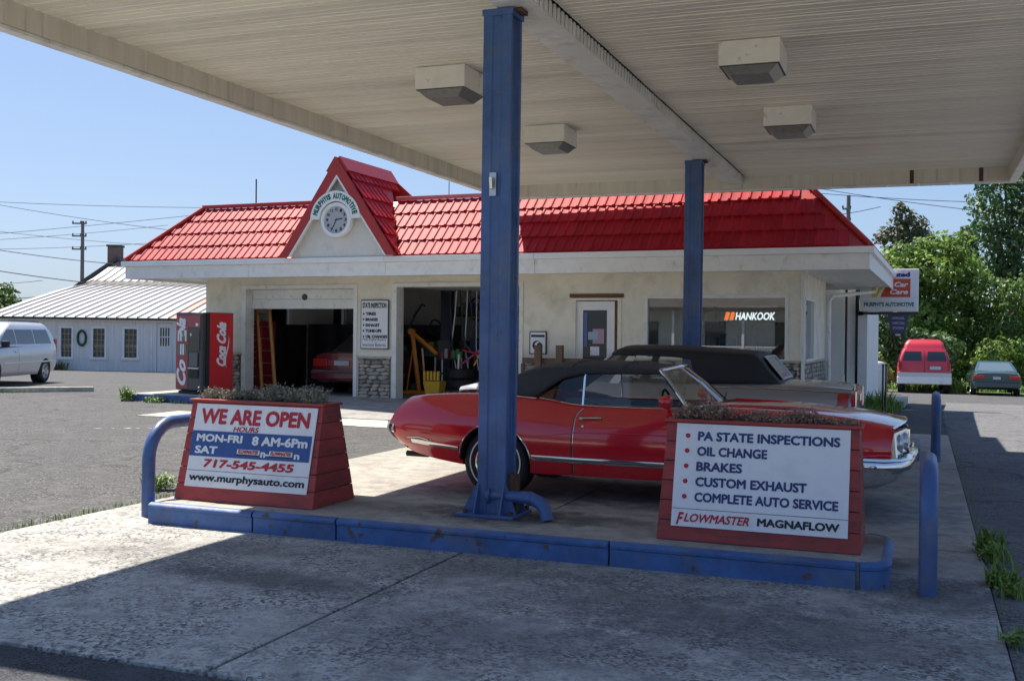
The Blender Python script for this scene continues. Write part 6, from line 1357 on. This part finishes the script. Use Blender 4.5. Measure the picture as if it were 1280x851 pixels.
# ================================================================ TREES
def leafmesh(name, blobs, mat, parent, size, seed, shell=.55):
    rg = np.random.default_rng(seed); V = []
    for (cx, cy, cz, rx, ry, rz, n) in blobs:
        d = rg.normal(size=(n,3)); d /= np.linalg.norm(d,axis=1)[:,None]; rad = shell+(1-shell)*rg.random(n)**.6
        lump = 1+.22*np.sin(d[:,0]*5+cx)*np.sin(d[:,1]*4+cy)+.18*np.sin(d[:,2]*6+cz*2+d[:,0]*3)
        c = np.c_[cx+d[:,0]*rx*rad*lump, cy+d[:,1]*ry*rad*lump, cz+d[:,2]*rz*rad*lump]
        nr = d+rg.normal(size=(n,3))*.75+np.array([0,0,.5]); nr /= np.linalg.norm(nr,axis=1)[:,None]
        t = np.cross(nr, rg.normal(size=(n,3))); t /= np.linalg.norm(t,axis=1)[:,None]; b = np.cross(nr, t)
        s = size*rg.uniform(.55,1.35,n)[:,None]
        V.append(np.stack([c-t*s, c-b*s*.55, c+t*s, c+b*s*.55], 1).reshape(-1,3))
    V = np.concatenate(V); n = len(V)//4
    me = bpy.data.meshes.new(name); me.vertices.add(len(V)); me.vertices.foreach_set('co', V.ravel()); me.loops.add(n*4); me.loops.foreach_set('vertex_index', np.arange(n*4)); me.polygons.add(n); me.polygons.foreach_set('loop_start', np.arange(n)*4); me.update(calc_edges=True); me.materials.append(mat)
    return link(name, me, parent)
def px(p, d): lat = (p-640)/1341.3*d; return (-.3564*d+.9343*lat, .9343*d+.3564*lat)
def zpx(py, d, p=1180): return 1.6-(py-(415.9+.0138*(p-640)))/1341.3*d
def tree(label, p, d, crown, mat, size=.16, trunk_r=.18, seed=1, group='trees beyond the side road', zb=-1.0, n=900):
    """crown: list of (px, py, radius_px) lumps; turned into world lumps around the trunk"""
    x0, y0 = px(p, d); t = thing('tree', label, 'tree', loc=(x0,y0,zb), group=group); rs = random.Random(seed); bl = []
    for (cp, cy, rp) in crown:
        r = rp/1341.3*d; dd = d+rs.uniform(-1,1)*r*1.2; X, Y = px(cp, dd); bl.append((X-x0, Y-y0, zpx(cy,dd,cp)-zb, r*1.15, r*1.15, r, int(n*max(.3,r*r))))
    top = max(b[2] for b in bl); tk = MB(); tk.tube([(0,0,0),(.1,.05,top*.4),(0,0,top*.85)], [trunk_r,trunk_r*.7,trunk_r*.2], 8)
    tr = tk.build('trunk', M['bark'], t, smooth=50)
    for b in bl[:14]:
        h = min(b[2]*.55, top*.6); MB().tube([(0,0,h*.8),(b[0]*.5,b[1]*.5,(h+b[2])/2),(b[0],b[1],b[2])], [trunk_r*.45,trunk_r*.3,trunk_r*.1], 6).build('limb', M['bark'], t, smooth=50)
    leafmesh('crown', bl, mat, t, size, seed); return t
tree('tall reddish dark tree rising behind the bright green crowns', 1125, 78, [(1112,292,14),(1128,272,13),(1140,285,16),(1122,262,9),(1150,292,12),(1158,305,12),(1100,298,9),(1135,300,18),(1135,330,25),(1115,330,20)], M['leaf_dark'], .17, .25, 11, n=420)
tree('broad bright green tree directly above the red van', 1160, 53, [(1120,325,20),(1145,318,20),(1168,312,20),(1195,310,18),(1110,345,18),(1135,345,24),(1165,340,26),(1200,335,24),(1130,372,22),(1160,372,26),(1195,368,26),(1215,350,20),(1150,400,24),(1185,402,26),(1105,375,14)], M['leaf_bright'], .13, .28, 12, n=900)
tree('deep green tree between the car care sign and the red van', 1120, 50, [(1112,395,20),(1102,420,18),(1125,425,22),(1110,448,20),(1095,440,12),(1130,452,18),(1180,435,20),(1150,430,22),(1165,455,20)], M['leaf_blue'], .12, .16, 13, n=1000)
tree('tall blue green tree at the right edge reaching above the canopy line', 1262, 57, [(1225,255,18),(1240,275,22),(1262,250,24),(1285,240,26),(1225,290,16),(1250,305,24),(1280,290,28),(1235,335,20),(1262,340,24),(1295,330,30),(1228,228,14),(1252,222,18),(1285,205,30),(1310,260,34)], M['leaf_blue'], .13, .3, 14, n=620)
tree('mid green tree with spreading limbs behind the green sedan', 1230, 52, [(1212,378,22),(1238,370,24),(1265,375,26),(1290,370,26),(1220,405,22),(1248,405,24),(1278,410,26),(1205,425,16),(1300,405,26)], M['leaf'], .12, .26, 15, n=800)
tree('bright low tree at the right edge behind the green sedan', 1262, 49.5, [(1240,440,16),(1262,436,16),(1285,440,20),(1300,455,22),(1228,455,12),(1280,462,16)], M['leaf_bright'], .10, .10, 16, n=1100)
tree('small conical tree top poking between the crowns', 1208, 62, [(1208,290,9),(1206,302,12),(1210,318,14),(1185,303,8),(1188,315,10),(1208,340,18)], M['leaf_blue'], .13, .15, 17, n=900)
tree('dark shaded thicket directly behind the red van', 1195, 55, [(1195,440,20),(1208,452,16),(1190,462,18),(1215,440,18),(1140,462,18),(1110,465,20),(1090,470,20),(1230,470,18),(1255,470,18),(1285,470,22),(1160,475,22),(1205,478,18)], M['leaf'], .12, .14, 18, n=1000)
tree('round dark tree at the far left edge behind the barn', 2, 95, [(-15,375,20),(3,368,16),(14,380,12),(-2,385,18),(20,390,10),(-30,390,24),(5,398,18)], M['leaf'], .22, .3, 19, group='trees beyond the barn', zb=-1.6, n=260)
tree('pale leafed shrub against the annex corner post', 1100, 44, [(1092,450,10),(1100,462,10),(1095,475,9),(1108,470,9)], M['leaf_bright'], .07, .05, 20, zb=-.6, n=1500)
tufts('grass_verge', [(x, y, gz(y), .5, .35, 90) for x in np.arange(-2.5,6.5,.55) for y in (50.6,51.5,52.4)] + [(x, y, gz(y), .35, .6, 120) for x, y in ((1.45,48.3),(1.3,47.6),(4.6,47.0),(5.2,47.5),(-1.6,47),(-2.2,46))], M['weed'], 'rough bright grass at the far end of the side road')
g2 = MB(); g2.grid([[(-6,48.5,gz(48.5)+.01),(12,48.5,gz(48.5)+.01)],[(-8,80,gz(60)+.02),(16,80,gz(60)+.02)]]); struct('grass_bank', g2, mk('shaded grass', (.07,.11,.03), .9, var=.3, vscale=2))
fb_ = leafmesh('far_woodland', [(float(x), 105+random.uniform(-6,6), 1.5, 5, 5, random.uniform(2.5,4.5), 1500) for x in np.arange(-14,44,5)], M['leaf'], None, .35, 33); fb_['kind'] = 'stuff'; fb_['label'] = 'dense far woodland closing the view behind the side road'; fb_['category'] = 'woodland'
# ---- across the street behind the camera (seen only in reflections)
po = thing('porch_house', 'pale house with a white railed porch across the street', 'house', loc=(-6,-20,0))
MB().box(-13,13,-4,0,-.1,3.2).build('wall', M['white_wall'], po); MB().prism([(-13.5,-9,3.2),(-13.5,1.8,3.0),(-13.5,1.8,3.2),(-13.5,-4,5.6),(-13.5,-9,3.6)], (27,0,0)).build('roof', M['slate'], po)
for k in range(6):
    x = -11+k*4; w_ = MB().box(x-.6,x+.6,.0,.05,.9,2.4).build('window', M['glass_dark'], po)
    MB().box(x+1.8,x+1.95,1.3,1.45,0,3.0).build('porch_post', M['white'], po)
pk_ = MB().box(-13,13,1.35,1.42,.95,1.02).box(-13,13,1.35,1.42,.1,.16)
for k in range(170): x = -12.9+k*.152; pk_.box(x,x+.05,1.36,1.41,.16,.95)
o = pk_.build('railing', M['white'], po, fix=False); o['kind'] = 'stuff'
